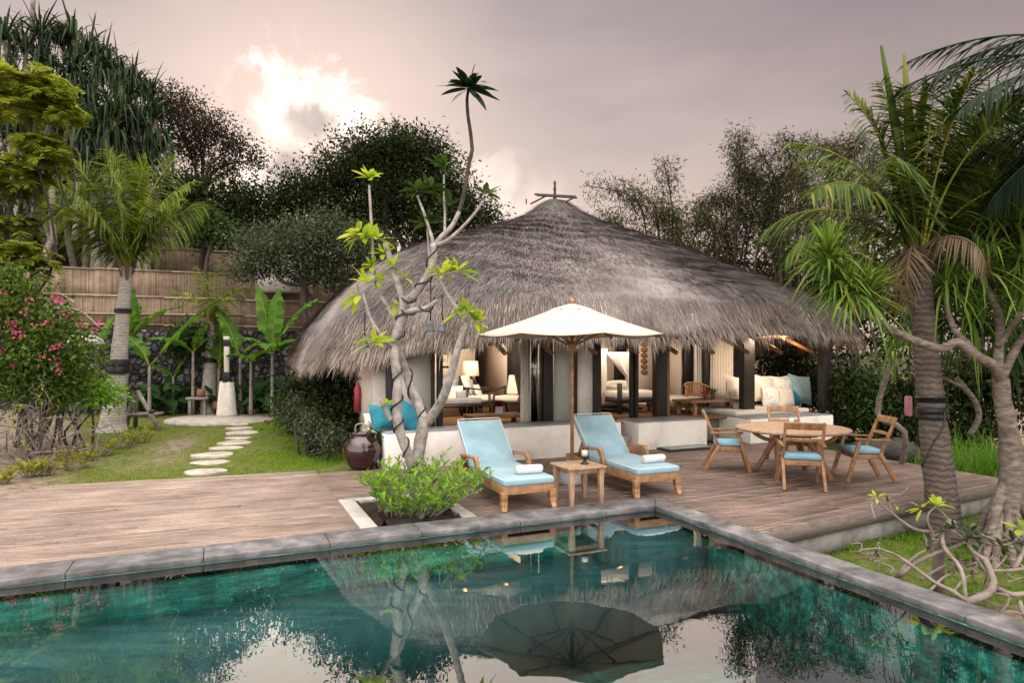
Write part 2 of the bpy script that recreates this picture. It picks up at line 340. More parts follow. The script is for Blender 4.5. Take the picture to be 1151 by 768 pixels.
def MA(op, a, b=None, c=None, clamp=False):
    n = nt.nodes.new('ShaderNodeMath'); n.operation = op; n.use_clamp = clamp
    for i, q in enumerate((a, b, c)):
        if q is None: continue
        if isinstance(q, (int, float)): n.inputs[i].default_value = q
        else: L(q, n.inputs[i])
    return n.outputs[0]
def SS(v, lo, hi):
    n = nt.nodes.new('ShaderNodeMapRange'); n.interpolation_type = 'SMOOTHSTEP'
    n.inputs['From Min'].default_value = lo; n.inputs['From Max'].default_value = hi; L(v, n.inputs['Value']); return n.outputs[0]
def MIX(f, a, b, mode='MIX'):
    n = nt.nodes.new('ShaderNodeMix'); n.data_type = 'RGBA'; n.blend_type = mode
    if isinstance(f, (int, float)): n.inputs[0].default_value = f
    else: L(f, n.inputs[0])
    for i, q in ((6, a), (7, b)):
        if isinstance(q, tuple): n.inputs[i].default_value = (*q, 1)
        else: L(q, n.inputs[i])
    return n.outputs[2]
tc = nt.nodes.new('ShaderNodeTexCoord'); vec = tc.outputs['Generated']
sep = nt.nodes.new('ShaderNodeSeparateXYZ'); L(vec, sep.inputs[0]); X, Y, Z = sep.outputs
def noise(scale, detail, stretch=(1,1,1), rough=.55, dist=0.0):
    mp = nt.nodes.new('ShaderNodeMapping'); mp.inputs['Scale'].default_value = stretch; L(vec, mp.inputs[0])
    n = nt.nodes.new('ShaderNodeTexNoise'); n.inputs['Scale'].default_value = scale; n.inputs['Detail'].default_value = detail; n.inputs['Roughness'].default_value = rough
    n.inputs['Distortion'].default_value = dist; L(mp.outputs[0], n.inputs['Vector']); return n.outputs['Fac']
hr = ramp(nt, [(.68,.52,.42),(.61,.475,.405),(.475,.39,.355),(.335,.285,.28),(.30,.268,.27)], [.0,.16,.28,.46,.7]); L(Z, hr.inputs[0])
# cooler and darker toward the right, streaky veil of high cloud
side = SS(X, -.15, .62)
base = MIX(side, hr.outputs[0], MIX(1.0, hr.outputs[0], (.72,.70,.715), 'MULTIPLY'))
veil = SS(noise(2.2, 6, (1,1,3.2), .55), .3, .72)
base = MIX(1.0, base, MIX(veil, (.86,.85,.87), (1.10,1.08,1.06)), 'MULTIPLY')
# the cloud lit from behind by the low sun
def dirdot(az, el):
    d = (math.sin(az)*math.cos(el), math.cos(az)*math.cos(el), math.sin(el))
    n = nt.nodes.new('ShaderNodeVectorMath'); n.operation = 'DOT_PRODUCT'; L(vec, n.inputs[0]); n.inputs[1].default_value = d; return n.outputs['Value']
def pxdir(px, py):
    k = np.array([(px-CX)/F, 1, (YH-py)/F]); k /= np.linalg.norm(k); return math.atan2(k[0], k[1]), math.asin(k[2])
fb = noise(9, 9, (1,1,1), .62, .3); fb2 = noise(26, 6, (1,1,1), .6)
def blob(px, py, rpx, soft, amp, nz=None):
    dd = MA('ARCCOSINE', MA('MINIMUM', dirdot(*pxdir(px, py)), 1.0)); r = rpx/F
    q = MA('SUBTRACT', dd, MA('MULTIPLY', MA('SUBTRACT', nz or fb, .5), amp))
    n = nt.nodes.new('ShaderNodeMapRange'); n.interpolation_type = 'SMOOTHSTEP'; n.inputs['From Min'].default_value = r+soft; n.inputs['From Max'].default_value = r-soft
    L(q, n.inputs['Value']); return n.outputs[0]
glow = blob(345, 150, 150, .16, .05)
base = MIX(MA('MULTIPLY', glow, .65), base, (.74,.55,.47))
cl = MA('MAXIMUM', MA('MAXIMUM', blob(345,115,42,.026,.30), blob(312,145,34,.03,.28)), MA('MAXIMUM', blob(392,148,32,.03,.28), blob(297,215,22,.03,.2)))
base = MIX(cl, base, MIX(SS(fb2, .35, .65), (.82,.67,.57), (1.3,1.14,1.02)))
dk = MA('MAXIMUM', blob(350,134,24,.018,.13), MA('MAXIMUM', blob(325,182,18,.014,.12), blob(360,185,16,.014,.12)))
base = MIX(MA('MULTIPLY', dk, .85), base, (.30,.25,.24))
lo = MA('MAXIMUM', blob(545,215,34,.03,.22), blob(600,250,30,.04,.2))
base = MIX(MA('MULTIPLY', lo, .9), base, (.80,.64,.56))
# overcast overhead and behind the viewer, boosted to add light on the foreground
over = MA('MAXIMUM', SS(Z, .45, .8), SS(MA('MULTIPLY', Y, -1.0), -.25, .4))
base = MIX(over, base, (.375,.35,.335))
boost = MA('ADD', MA('MULTIPLY', SS(Z, .55, 1.0), 7.2), MA('MULTIPLY', SS(MA('MULTIPLY', Y, -1.0), -.25, .75), 4.4))
boost = MA('ADD', boost, 1.0)
boost = MA('MULTIPLY', boost, MA('ADD', .25, MA('MULTIPLY', SS(Z, -.12, .02), .75)))
vm = nt.nodes.new('ShaderNodeVectorMath'); vm.operation = 'SCALE'; L(base, vm.inputs[0]); L(boost, vm.inputs['Scale'])
sky = nt.nodes.new('ShaderNodeTexSky'); sky.sky_type = 'NISHITA'; sky.sun_disc = False; sky.sun_elevation = SUN_EL; sky.sun_rotation = SUN_AZ
b1 = nt.nodes.new('ShaderNodeBackground'); b1.inputs[1].default_value = 1.0; L(vm.outputs[0], b1.inputs[0])
b2 = nt.nodes.new('ShaderNodeBackground'); b2.inputs[1].default_value = .05; L(MIX(.93, sky.outputs[0], (0,0,0)), b2.inputs[0])
ads = nt.nodes.new('ShaderNodeAddShader'); L(b1.outputs[0], ads.inputs[0]); L(b2.outputs[0], ads.inputs[1])
wo = nt.nodes.new('ShaderNodeOutputWorld'); L(ads.outputs[0], wo.inputs[0])
wd.cycles.sampling_method = 'MANUAL'; wd.cycles.sample_map_resolution = 1024
sl = bpy.data.lights.new('sun', 'SUN'); sl.energy = .6; sl.angle = R(70); sl.color = (1,.83,.68)
so = bpy.data.objects.new('sun', sl); COL.objects.link(so)
so.rotation_euler = Vector((-math.sin(SUN_AZ)*math.cos(SUN_EL), -math.cos(SUN_AZ)*math.cos(SUN_EL), -math.sin(SUN_EL))).to_track_quat('-Z', 'Y').to_euler()
# ================================================================== setting
def ss(x, lo, hi):
    t = np.clip((np.asarray(x, float)-lo)/(hi-lo), 0, 1); return t*t*(3-2*t)
def edge_b(a): return -1.84+.119*(a-.08)          # the deck's skewed edge on the right
def far_b(a): return 4.19-.09*(a+7.5)             # left deck meets the lawn
def terrain(a, b):
    a = np.asarray(a, float); b = np.asarray(b, float)
    hm = 1-ss(a, -1.5, 6)
    z = np.full(a.shape, -.06)
    right = ((a > -.05) & (b < 3.3)) | (a > 5.7)
    z = np.where(right, -.38+.12*ss(a, 6.5, 9)+.1*np.sin(a*1.3)*np.cos(b*.9)*.5, z)
    h = np.where(b > 17.7, 2.45, 0)+1.2*ss(b, 20.9, 21.6)+1.5*ss(b, 24.6, 25.3)+np.clip(b-25.5, 0, 9)*.36
    h = h + np.where(b > 25.5, np.clip(-a-6, 0, 14)*.28*ss(b, 25.5, 31), 0)
    z = z + hm*np.where(b > 17.7, h, 0)
    z = z + .5*ss(-a, 9.5, 14)*ss(b, 5, 8)*(b < 17.7)
    pit = (a < 0.0) & (a > -13) & (b < -.0) & (b > -10.5)
    und = ((a > -8.6) & (a < 0.05) & (b >= -.0) & (b < np.minimum(far_b(a), 3.9)-.12)) | ((a > -.05) & (a < 5.5) & (b > edge_b(a)+.15) & (b < 4))
    z = np.where(und, -.9, z); z = np.where(pit, -2.2, z)
    return z
as_ = np.unique(np.r_[np.linspace(-400,-40,10), np.linspace(-40,-14,20), np.arange(-14,12,.25), [-.06,-.02,.02,.06,-8.6,5.5,5.56,5.7,5.74], np.linspace(12,40,20), np.linspace(40,400,10)])
bs_ = np.unique(np.r_[np.linspace(-300,-12,10), np.arange(-12,30,.25), [17.68,17.72,-.03,.0,.03], np.linspace(30,60,20), np.linspace(60,600,12)])
A, B = np.meshgrid(as_, bs_, indexing='ij'); Zt = terrain(A, B)
nz = .03*np.sin(A*2.1+B*.7)*np.sin(B*1.7-A*.4)+.02*np.sin(A*5.3)*np.sin(B*4.7)
Zt = Zt+np.where(Zt > -.7, nz*(1+3*(B > 18)), 0)
G_ = np.stack([P0[0]+A*CT-B*ST, P0[1]+A*ST+B*CT, Zt], -1)
def groundmat():
    m, t, out = newmat('garden ground'); l = t.links.new
    p = N(t, 'ShaderNodeBsdfPrincipled'); p.inputs['Roughness'].default_value = 1; p.inputs['Specular IOR Level'].default_value = .1
    tcx = N(t, 'ShaderNodeTexCoord')
    n1 = N(t, 'ShaderNodeTexNoise'); n1.inputs['Scale'].default_value = .5; n1.inputs['Detail'].default_value = 6; l(tcx.outputs['Object'], n1.inputs[0])
    n2 = N(t, 'ShaderNodeTexNoise'); n2.inputs['Scale'].default_value = 9; n2.inputs['Detail'].default_value = 8; l(tcx.outputs['Object'], n2.inputs[0])
    hl = N(t, 'ShaderNodeAttribute'); hl.attribute_name = 'hill'
    r1 = ramp(t, [(.09,.065,.045),(.2,.15,.11),(.30,.235,.18)], [.25,.5,.75]); l(n2.outputs[0], r1.inputs[0])
    r2 = ramp(t, [(.04,.055,.014),(.09,.11,.025),(.15,.15,.045)], [.25,.5,.75]); l(n2.outputs[0], r2.inputs[0])
    mx = N(t, 'ShaderNodeMix', data_type='RGBA'); at_ = N(t, 'ShaderNodeAttribute'); at_.attribute_name = 'turf'
    l(at_.outputs['Fac'], mx.inputs[0]); hm_ = N(t, 'ShaderNodeMix', data_type='RGBA'); hm_.inputs[7].default_value = (.045,.034,.022,1); l(hl.outputs['Fac'], hm_.inputs[0]); l(r1.outputs[0], hm_.inputs[6]); l(hm_.outputs[2], mx.inputs[6]); l(r2.outputs[0], mx.inputs[7]); l(mx.outputs[2], p.inputs['Base Color'])
    bp = N(t, 'ShaderNodeBump'); bp.inputs['Strength'].default_value = .8; bp.inputs['Distance'].default_value = .05; l(n2.outputs[0], bp.inputs['Height']); l(bp.outputs[0], p.inputs['Normal'])
    l(p.outputs[0], out.inputs[0]); return m
def turf(a, b):      # 1 where grass grows, 0 on the worn earth
    a = np.asarray(a, float); b = np.asarray(b, float)
    w = .5*np.sin(a*1.9+b*.8)+.4*np.sin(b*2.3-a*1.1)+.3*np.sin(a*4.1+1)*np.sin(b*3.3)
    t = ss(a+.18*(b-4)+.35*w, -7.6, -6.7)
    worn = np.exp(-(((a+6.3)/.55)**2+((b-6.9-.8*(a+6.3))/1.3)**2)) + .8*np.exp(-(((a+6.0)/.35)**2+((b-9)/.8)**2))
    t = np.clip(t-worn*(.9+.5*w), 0, 1)
    t = np.where((b > 17.6), .15, t)
    right = ((a > -.05) & (b < 3.3)) | (a > 5.7)
    tr = ss(b+.25*w, -3.75, -3.2)*(1-ss(a, 7.5, 8.5))
    return np.where(right, tr, t)
g = MB().grid(G_).build('ground', groundmat(), smooth=True, kind='structure')
hat = g.data.attributes.new('hill', 'FLOAT', 'POINT'); hat.data.foreach_set('value', (.9*(B > 17.6)).ravel().astype(np.float32))
atn = g.data.attributes.new('turf', 'FLOAT', 'POINT'); atn.data.foreach_set('value', turf(A, B).ravel().astype(np.float32))
# ---- deck boards
def clip(poly, n, c):   # keep n.p >= c
    out = []
    for i in range(len(poly)):
        p, q = poly[i], poly[(i+1) % len(poly)]; dp, dq = np.dot(n, p)-c, np.dot(n, q)-c
        if dp >= 0: out.append(p)
        if dp*dq < 0: out.append(p+(q-p)*dp/(dp-dq))
    return out
def boards(mb, a0, a1, lo, hi, rows, gap=.012, cuts=(), halves=lambda am: []):
    for r in range(rows):
        t0, t1 = r/rows, (r+1)/rows; a = a0; ends = []
        a = a0-RNG.uniform(0, 2)
        while a < a1:
            ends.append(a); a += RNG.uniform(2.6, 5.2)
        ends = sorted(set([a0, a1, *cuts]+[e for e in ends if a0+.2 < e < a1-.2 and all(abs(e-c) > .15 for c in cuts)]))
        for e0, e1 in zip(ends[:-1], ends[1:]):
            g2 = .003 if e0 not in cuts and e1 not in cuts else 0
            f = lambda a, t: np.array([a, lo(a)+(hi(a)-lo(a))*t])
            p = [f(e0+g2, t0)+[0,gap/2], f(e1-g2, t0)+[0,gap/2], f(e1-g2, t1)-[0,gap/2], f(e0+g2, t1)-[0,gap/2]]
            for n, c in halves((e0+e1)/2):
                p = clip(p, np.array(n, float), c)
                if len(p) < 3: break
            if len(p) < 3: continue
            z = RNG.normal()*.0012
            mb.prism([W(*q)[:2] for q in p], -.032, z)
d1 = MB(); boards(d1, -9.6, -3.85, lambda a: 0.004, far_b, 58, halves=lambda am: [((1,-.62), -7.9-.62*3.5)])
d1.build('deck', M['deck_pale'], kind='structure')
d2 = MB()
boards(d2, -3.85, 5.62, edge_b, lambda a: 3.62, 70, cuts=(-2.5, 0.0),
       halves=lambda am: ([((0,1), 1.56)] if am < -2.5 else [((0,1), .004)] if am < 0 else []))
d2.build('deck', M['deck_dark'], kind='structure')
fb_ = MB()
e0, e1 = W(.02, edge_b(.02)-.012, 0), W(5.66, edge_b(5.66)-.012, 0)
fb_.beam(e0+[0,0,-.085], e1+[0,0,-.085], .024, .165)
fb_.beam(W(5.635,edge_b(5.6),-.085), W(5.635,3.6,-.085), .024, .165)
fb_.build('deck_fascia', M['fascia'], kind='structure')
cb = MB(); cb.beam(W(.1, edge_b(.1)+.06, -.32), W(5.58, edge_b(5.58)+.06, -.32), .1, .3); cb.beam(W(5.57,edge_b(5.57)+.05,-.32), W(5.57,3.5,-.32), .1, .3)
cb.build('deck_base', M['conc_dark'], kind='structure')
# ---- pool
cp = MB()
a = 0.0
while a > -13:
    w = RNG.uniform(.95, 1.15); lo = max(a-w, -13); 
    if a == 0: cp.hexa([W(lo+.003,-.42,-.04), W(-.3,-.42,-.04), W(-.003,-.003,-.04), W(lo+.003,-.003,-.04), W(lo+.003,-.42,.016), W(-.3,-.42,.016), W(-.003,-.003,.016), W(lo+.003,-.003,.016)])
    else: cp.ab(lo+.003, a-.003, -.42, -.003, -.04, .016+RNG.normal()*.001)
    a = lo
b = -.003
first = True
while b > -10.4:
    w = RNG.uniform(.95, 1.15); lo = b-w
    if first: cp.hexa([W(-.297,lo,-.04), W(0,lo,-.04), W(0,-.007,-.04), W(-.297,-.424,-.04), W(-.297,lo,.016), W(0,lo,.016), W(0,-.007,.016), W(-.297,-.424,.016)]); first = False
    else: cp.ab(-.3, 0, lo+.003, b-.003, -.04, .016+RNG.normal()*.001)
    b = lo
cp.build('pool_coping', M['coping'], bevel=.006, kind='structure')
def tilemat():
    m, t, out = newmat('green stone pool tile'); l = t.links.new
    p = N(t, 'ShaderNodeBsdfPrincipled'); p.inputs['Roughness'].default_value = .5
    tcx = N(t, 'ShaderNodeTexCoord'); mp = N(t, 'ShaderNodeMapping'); mp.inputs['Rotation'].default_value = (0,0,-TH); l(tcx.outputs['Object'], mp.inputs[0])
    no = N(t, 'ShaderNodeTexNoise'); no.inputs['Scale'].default_value = 2.2; no.inputs['Detail'].default_value = 9; no.inputs['Roughness'].default_value = .68; m2 = N(t, 'ShaderNodeMapping'); m2.inputs['Scale'].default_value = (.8,5,5)
    l(mp.outputs[0], m2.inputs[0]); l(m2.outputs[0], no.inputs[0])
    r = ramp(t, [(.004,.045,.04),(.014,.15,.13),(.045,.31,.27),(.17,.58,.5),(.45,.82,.73)], [.28,.42,.54,.66,.8]); l(no.outputs[0], r.inputs[0])
    vo = N(t, 'ShaderNodeTexVoronoi'); vo.distance = 'CHEBYCHEV'; vo.inputs['Scale'].default_value = 7; vo.inputs['Randomness'].default_value = .25; l(mp.outputs[0], vo.inputs[0])
    sc = N(t, 'ShaderNodeSeparateColor'); l(vo.outputs['Color'], sc.inputs[0]); mr = N(t, 'ShaderNodeMapRange'); mr.inputs['To Min'].default_value = .55; mr.inputs['To Max'].default_value = 1.35; l(sc.outputs[0], mr.inputs[0])
    mx = N(t, 'ShaderNodeMix', data_type='RGBA', blend_type='MULTIPLY'); mx.inputs[0].default_value = 1; l(r.outputs[0], mx.inputs[6]); l(mr.outputs[0], mx.inputs[7])
    l(mx.outputs[2], p.inputs['Base Color']); l(p.outputs[0], out.inputs[0]); return m
M['tile'] = tilemat()
pb = MB()
pb.ab(-12.6,-.3,-10.2,-.42,-1.45,-1.35)                    # floor
pb.ab(-12.6,-.302,-.424,-.3,-1.4,-.043); pb.ab(-.304,-.1,-10.2,-.425,-1.4,-.043)   # walls under the coping
pb.ab(-12.8,-12.6,-10.2,-.42,-1.4,0); pb.ab(-12.6,-.3,-10.4,-10.2,-1.4,-.3)
pb.build('pool_basin', M['tile'], kind='structure')
M['bench'] = surf('blue grey pool stone', [(.06,.13,.15),(.12,.21,.23),(.2,.3,.32)], 1.5, .6, .2, 8, (1.2,6,1.2), rot=-TH)
be = MB(); be.ab(-12.6,-1.26,-1.36,-.428,-1.35,-.46); be.ab(-1.255,-.308,-1.40,-.428,-1.35,-.2)
bd = MB(); bd.ab(-12.6,-.31,-.432,-.426,-.15,-.043); bd.ab(-.312,-.306,-10.2,-.434,-.15,-.043); bd.build('pool_waterline', M['rock'], kind='structure')
be.build('pool_bench', M['bench'], kind='structure')
wt = MB(); wt.add([W(-12.6,-10.2,-.05),W(-.303,-10.2,-.05),W(-.303,-.423,-.05),W(-12.6,-.423,-.05)], [[0,1,2,3]])
def watermat():
    m = glassmat('pool water', (.62,.90,.87), 1.33, .8, .004, .13, .33); return m
wt.build('water', watermat(), kind='structure')
# ---- grass as stuff
def blades(name, mat, n, amin, amax, bmin, bmax, L0, L1, wd_, keep, zoff=0):
    a = RNG.uniform(amin, amax, n); b = RNG.uniform(bmin, bmax, n); k = keep(a, b) > RNG.uniform(0, 1, n); a, b = a[k], b[k]
    P = np.c_[P0[0]+a*CT-b*ST, P0[1]+a*ST+b*CT, terrain(a, b)-.01+zoff]
    D = np.c_[RNG.normal(size=(len(a), 2))*.5, np.ones(len(a))]
    MB().straps(P, D, RNG.uniform(L0, L1, len(a)), wd_, RNG.uniform(.1,.5,len(a)), 2).build(name, mat, kind='stuff')
blades('grass', M['grass_bright'], 50000, -5.2, -2.9, 3.6, 14, .03, .07, .008, lambda a, b: turf(a, b)*(b > far_b(a)+.03)*ss(a+.25*np.sin(b*2), -4.9, -3.9)*.8)
blades('grass', M['grass'], 120000, -9, -2.9, 3.6, 17.4, .03, .07, .008, lambda a, b: turf(a, b)*(b > far_b(a)+.03)*(1-((a+5.2)/1.55)**2-((b-13.4)/1.6)**2 < 0)*np.where(b < 9, 1, .55))
blades('grass', M['grass_bright'], 70000, .02, 6.5, -5.2, -.9, .03, .11, .008, lambda a, b: turf(a, b)*(b < edge_b(a)+.0)*(.5+.5*np.sin(a*3+b*2)**2))
# ================================================================== the thatched bungalow
HO = empty('thatched_bungalow', W(2.5, 8, 0), TH, 'white walled open front bungalow under a huge grey thatched roof', 'bungalow')
PA, PB_ = 3.1, 8.8            # plan position of the peak
def roofR(phi):
    c, s = np.cos(phi), np.sin(phi)
    ex = np.where(c > 0, 6.75, 6.75); ey = np.where(s > 0, 6.2, 6.25); n = 3.4
    return ((np.abs(c)/ex)**n+(np.abs(s)/ey)**n)**(-1/n)
SP = [0,.03,.07,.11,.17,.25,.5,.75,.88,.95,1.0]; ZP = [6.10,6.05,5.88,5.66,5.42,5.18,4.42,3.55,3.02,2.58,1.84]
def roofP(phi, s, lift=0.0):
    r = roofR(phi)*s
    z = np.interp(s, SP, ZP) + .034*(((s*12+.12*np.sin(phi*7)+.08*np.sin(phi*17)) % 1)-.5)*np.clip(s*4-.3,0,1)*np.clip((1-s)*12,0,1) + .05*np.sin(phi*9+s*7)*s + .035*np.sin(phi*23-s*13)*s + .06*np.sin(phi*5.3+2)*s**3
    # the left end hangs lower and rounder
    lft = np.clip(-np.cos(phi), 0, 1)**2; z = z - .16*lft*s**4 + .42*lft*np.sin(np.pi*np.clip(s,0,1)**1.7)**2
    a = PA+r*np.cos(phi); b = PB_+r*np.sin(phi); z = z + .46*ss(a, -3.3, -1.3)*ss(-b, -7, -4)*s**6
    return np.stack([P0[0]+a*CT-b*ST, P0[1]+a*ST+b*CT, z+lift], -1)
ph = np.linspace(0, 2*math.pi, 241); sv = np.r_[np.linspace(.001,.2,14), np.linspace(.22,.94,34), np.linspace(.95,1,6)]
PH, SV = np.meshgrid(ph, sv, indexing='ij')
top = roofP(PH, SV)
rim = [roofP(ph, np.full(ph.shape, s_))+[0,0,dz] for s_, dz in ((1.0,-.12),(.985,-.2),(.95,-.19))]
und = [roofP(ph, np.full(ph.shape, s_))+[0,0,-.42*min(1,(1-s_)*8+.3)] for s_ in (.9,.75,.5,.25,.1,.02)]
G2 = np.concatenate([top, np.stack(rim+und, 1)], 1)
roof = MB().grid(G2).build('thatch_roof', M['thatch'], HO, smooth=True)
# straws laid down the slope
def straws(n, phi, s, L, w, lift, jit):
    P = roofP(phi, s, .0); Q = roofP(phi, s+.02); D = nrm(Q-P)
    nn = nrm(np.cross(D, np.cross(D, UP))); nn = np.where(nn[:,2:3] < 0, -nn, nn)
    D = D + nn*(RNG.uniform(.0, lift, n))[:,None] + RNG.normal(size=(n,3))*jit
    S = nrm(np.cross(D, nn)); D = nrm(D)
    P = P+nn*.005
    v = np.stack([P-S*w[:,None]/2, P+S*w[:,None]/2, P+D*L[:,None]+S*w[:,None]*.15, P+D*L[:,None]-S*w[:,None]*.15], 1)
    return v.reshape(-1, 3), (np.arange(n)*4)[:,None]+np.array([0,1,2,3])
def vis_phi(n):   # denser on the sides that can be seen
    p = RNG.uniform(-math.pi*1.12, math.pi*.14, n); return p
sm = MB(); n = 185000
v, f = straws(n, vis_phi(n), np.sqrt(RNG.uniform(.0004, .98, n)), RNG.uniform(.08,.30,n), RNG.uniform(.006,.016,n), .17, .15); sm.add(v, [f])
n = 14000
v, f = straws(n, RNG.uniform(math.pi*.1, math.pi*.9, n), np.sqrt(RNG.uniform(.0004,.98,n)), RNG.uniform(.15,.5,n), RNG.uniform(.012,.03,n), .16, .13); sm.add(v, [f])
sm.build('straw_layer', M['straw'], roof, kind='stuff')
fm = MB()
def fringe(n, s0, s1, z0, L0, L1, out_):
    p = np.where(RNG.uniform(size=n) < .85, vis_phi(n), RNG.uniform(0, 2*math.pi, n)); s = RNG.uniform(s0, s1, n)
    clump = .5+.5*np.sin(p*61+3*np.sin(p*17)); P = roofP(p, s)+np.c_[np.zeros((n,2)), np.full(n, z0)+RNG.normal(size=n)*.04]
    o = np.stack([np.cos(p)*CT-np.sin(p)*ST, np.cos(p)*ST+np.sin(p)*CT, np.zeros(n)], -1)
    D = nrm(o*(out_*RNG.uniform(.3,1.2,n))[:,None]+RNG.normal(size=(n,3))*.12-UP)
    L_ = RNG.uniform(L0, L1, n)*(.65+.6*clump)
    fm.straps(P, D, L_, RNG.uniform(.008,.02,n), np.full(n,.12), 2)
fringe(30000, .955, 1.0, -.02, .16, .33, .65); fringe(13000, .95, .995, -.14, .12, .28, .35); fringe(2600, .93, .98, -.16, .15, .42, .05)
fm.build('eave_fringe', M['straw_tip'], roof, kind='stuff')
# finial
fi = MB(); pk = W(PA, PB_, 6.08)
def pkp(x, y, z): return pk+np.array([x, y, z])
fi.tube([pkp(0,0,-.2), pkp(0,0,.12), pkp(0,0,.2), pkp(0,0,.3), pkp(0,0,.36), pkp(0,0,.46), pkp(0,0,.52)], [.05,.05,.03,.045,.025,.04,.012], 8)
fi.tube([pkp(-.55,.1,.17), pkp(.56,-.15,.05)], .028, 6); fi.tube([pkp(-.5,-.2,.07), pkp(.58,-.3,-.02)], .028, 6)
fi.tube([pkp(-.66,-.1,-.14), pkp(-.25,.12,.12)], .026, 6); fi.tube([pkp(.3,-.32,-.12), pkp(.55,-.05,.06)], .024, 6); fi.tube([pkp(-.78,0,-.12), pkp(-.78,0,.02)], .02, 6)
fi.build('ridge_finial', M['bark_dark'], roof)
# platform and interior floor
MB().ab(-2.75, 1.72, 4.02, 9.0, -.05, .47).build('plinth', M['conc'], HO)
m = MB(); m.ab(1.72, 5.1, 4.3, 9.0, -.05, .46); m.build('plinth', M['conc'], HO)
fl = MB()
for i in range(46):
    b0 = 4.05+i*.107; fl.ab(-2.7, 5.05, b0, b0+.102, .472, .5+RNG.normal()*.0006)
fl.build('timber_floor', M['wood_brown'], HO)
def parapet(nm, boxes, cap):
    q = MB()
    for bx in boxes: q.ab(*bx)
    o = q.build('parapet', M['plaster'], HO, bevel=.012)
    q = MB()
    for c in cap: q.ab(*c)
    q.build('ledge_top', M['ledge'], o, bevel=.006)
parapet('l', [(-2.8,1.72,3.42,4.0,-.05,.58), (-2.8,-2.2,4.0,5.3,-.05,.58)], [(-2.79,1.71,3.43,4.0,.582,.604), (-2.79,-2.2,4.003,5.29,.582,.604)])
parapet('m', [(2.17,3.84,3.5,4.28,-.05,.53)], [(2.18,3.83,3.51,4.27,.532,.552)])
parapet('r', [(4.85,7.25,3.35,5.3,-.05,.5)], [(4.86,7.24,3.36,5.29,.502,.52)])
st = MB(); st.ab(1.74, 2.15, 3.75, 4.3, -.05, .25); st.build('entry_step', M['conc'], HO)
# walls
Z1 = 2.4
wl = MB(); wl.ab(-2.75, -2.0, 4.55, 4.75, .47, 2.2); wl.build('corner_wall', M['plaster'], HO, bevel=.01)
bw = MB(); AB_ = 8.45
dl, dr = RA(534, AB_), RA(559, AB_)                 # dark doorway in the back wall
wl_, wr_ = RA(581.5, AB_-.8), RA(590, AB_-.8)
bw.ab(-2.7, -1.5, AB_, AB_+.15, .5, 2.3); bw.ab(-1.497, dl, AB_, AB_+.15, .5, 3.0); bw.ab(dr, RA(596, AB_)+.4, AB_, AB_+.15, .5, Z1+.6); bw.ab(dl, dr, AB_, AB_+.15, 2.35, Z1+.6)
bw.build('back_wall', M['plaster_in'], HO)
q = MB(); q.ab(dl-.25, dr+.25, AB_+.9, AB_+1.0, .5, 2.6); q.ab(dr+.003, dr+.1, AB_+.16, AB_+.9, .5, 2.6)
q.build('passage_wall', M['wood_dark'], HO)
q = MB(); q.ab(-2.75, -2.6, 4.76, 9, .5, 2.1); q.build('side_wall', M['plaster_in'], HO)
pa = .95
q = MB(); q.ab(pa, pa+.14, 5.6, 9, .5, Z1+.4); q.build('partition_wall', M['plaster_in'], HO)
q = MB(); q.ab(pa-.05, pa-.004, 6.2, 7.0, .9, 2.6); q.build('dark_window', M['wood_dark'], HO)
# bedroom
BB = 8.3
q = MB(); x0, x1 = RA(690, BB), RA(707, BB)
q.ab(pa+.15, x0, BB, BB+.14, .5, Z1+.6); q.ab(x1, RA(742, BB), BB, BB+.14, .5, Z1+.6); q.ab(x0, x1, BB, BB+.14, 2.6, Z1+.6)
q.build('bedroom_wall', M['plaster_in'], HO)
q = MB(); q.ab(x0, x1, BB+.2, BB+.24, .5, 2.7); q.build('bedroom_window', M['wood_dark'], HO)
q = MB(); q.ab(x1, RA(742,BB), BB-.03, BB-.003, .5, .68); q.build('skirting_board', M['wood_brown'], HO)
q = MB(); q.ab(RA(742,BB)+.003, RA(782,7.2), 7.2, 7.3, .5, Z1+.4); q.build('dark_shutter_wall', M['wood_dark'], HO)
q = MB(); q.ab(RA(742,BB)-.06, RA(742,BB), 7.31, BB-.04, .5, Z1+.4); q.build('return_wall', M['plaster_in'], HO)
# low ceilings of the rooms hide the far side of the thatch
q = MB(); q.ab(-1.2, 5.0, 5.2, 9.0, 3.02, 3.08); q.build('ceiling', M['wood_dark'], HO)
q = MB()
for a_ in np.arange(-1.7, 7.2, .9): q.tube([W(a_, 3.15, 1.9), W(a_, 5.2, 2.75)], .045, 6)
q.tube([W(-1.9,4.2,2.28), W(7.6,4.2,2.28)], .06, 6)
q.build('rafter', M['wood_brown'], HO)
# posts and sliding frames on the front line
def post(p0, p1, b, z0=.5, z1=2.75, dep=.09, mat='wood_dark', nm='post'):
    a0, a1 = RA(p0, b), RA(p1, b); q = MB(); q.ab(a0, a1, b, b+dep, z0, z1); return q.build(nm, M[mat], HO, bevel=.006)
B4 = 4.06
post(434.5, 442.5, B4, z1=2.12); post(485, 489, B4, z1=2.35); post(492, 498, B4, z1=2.4)
post(611.5, 622, B4, dep=.12); post(645, 649, B4); post(667, 676, B4, dep=.12)
post(709.5, 713, B4+.35); post(714.5, 718, B4+.3); post(738, 750, B4+.32, dep=.16)
post(792, 797, 5.4, z0=.5); post(826, 832, 6.3); post(836.5, 848.5, 4.2, z0=.52, dep=.17); post(925.5, 934.5, 4.0, z0=.52, dep=.17)
post(750, 753, B4+.34, mat='wood_brown', nm='sliding_rail')
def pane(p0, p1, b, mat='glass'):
    a0, a1 = RA(p0, b), RA(p1, b); q = MB(); q.ab(a0, a1, b, b+.012, .5, 2.25 if a0 < -1 else 2.7); q.build('glass_panel', M[mat], HO)
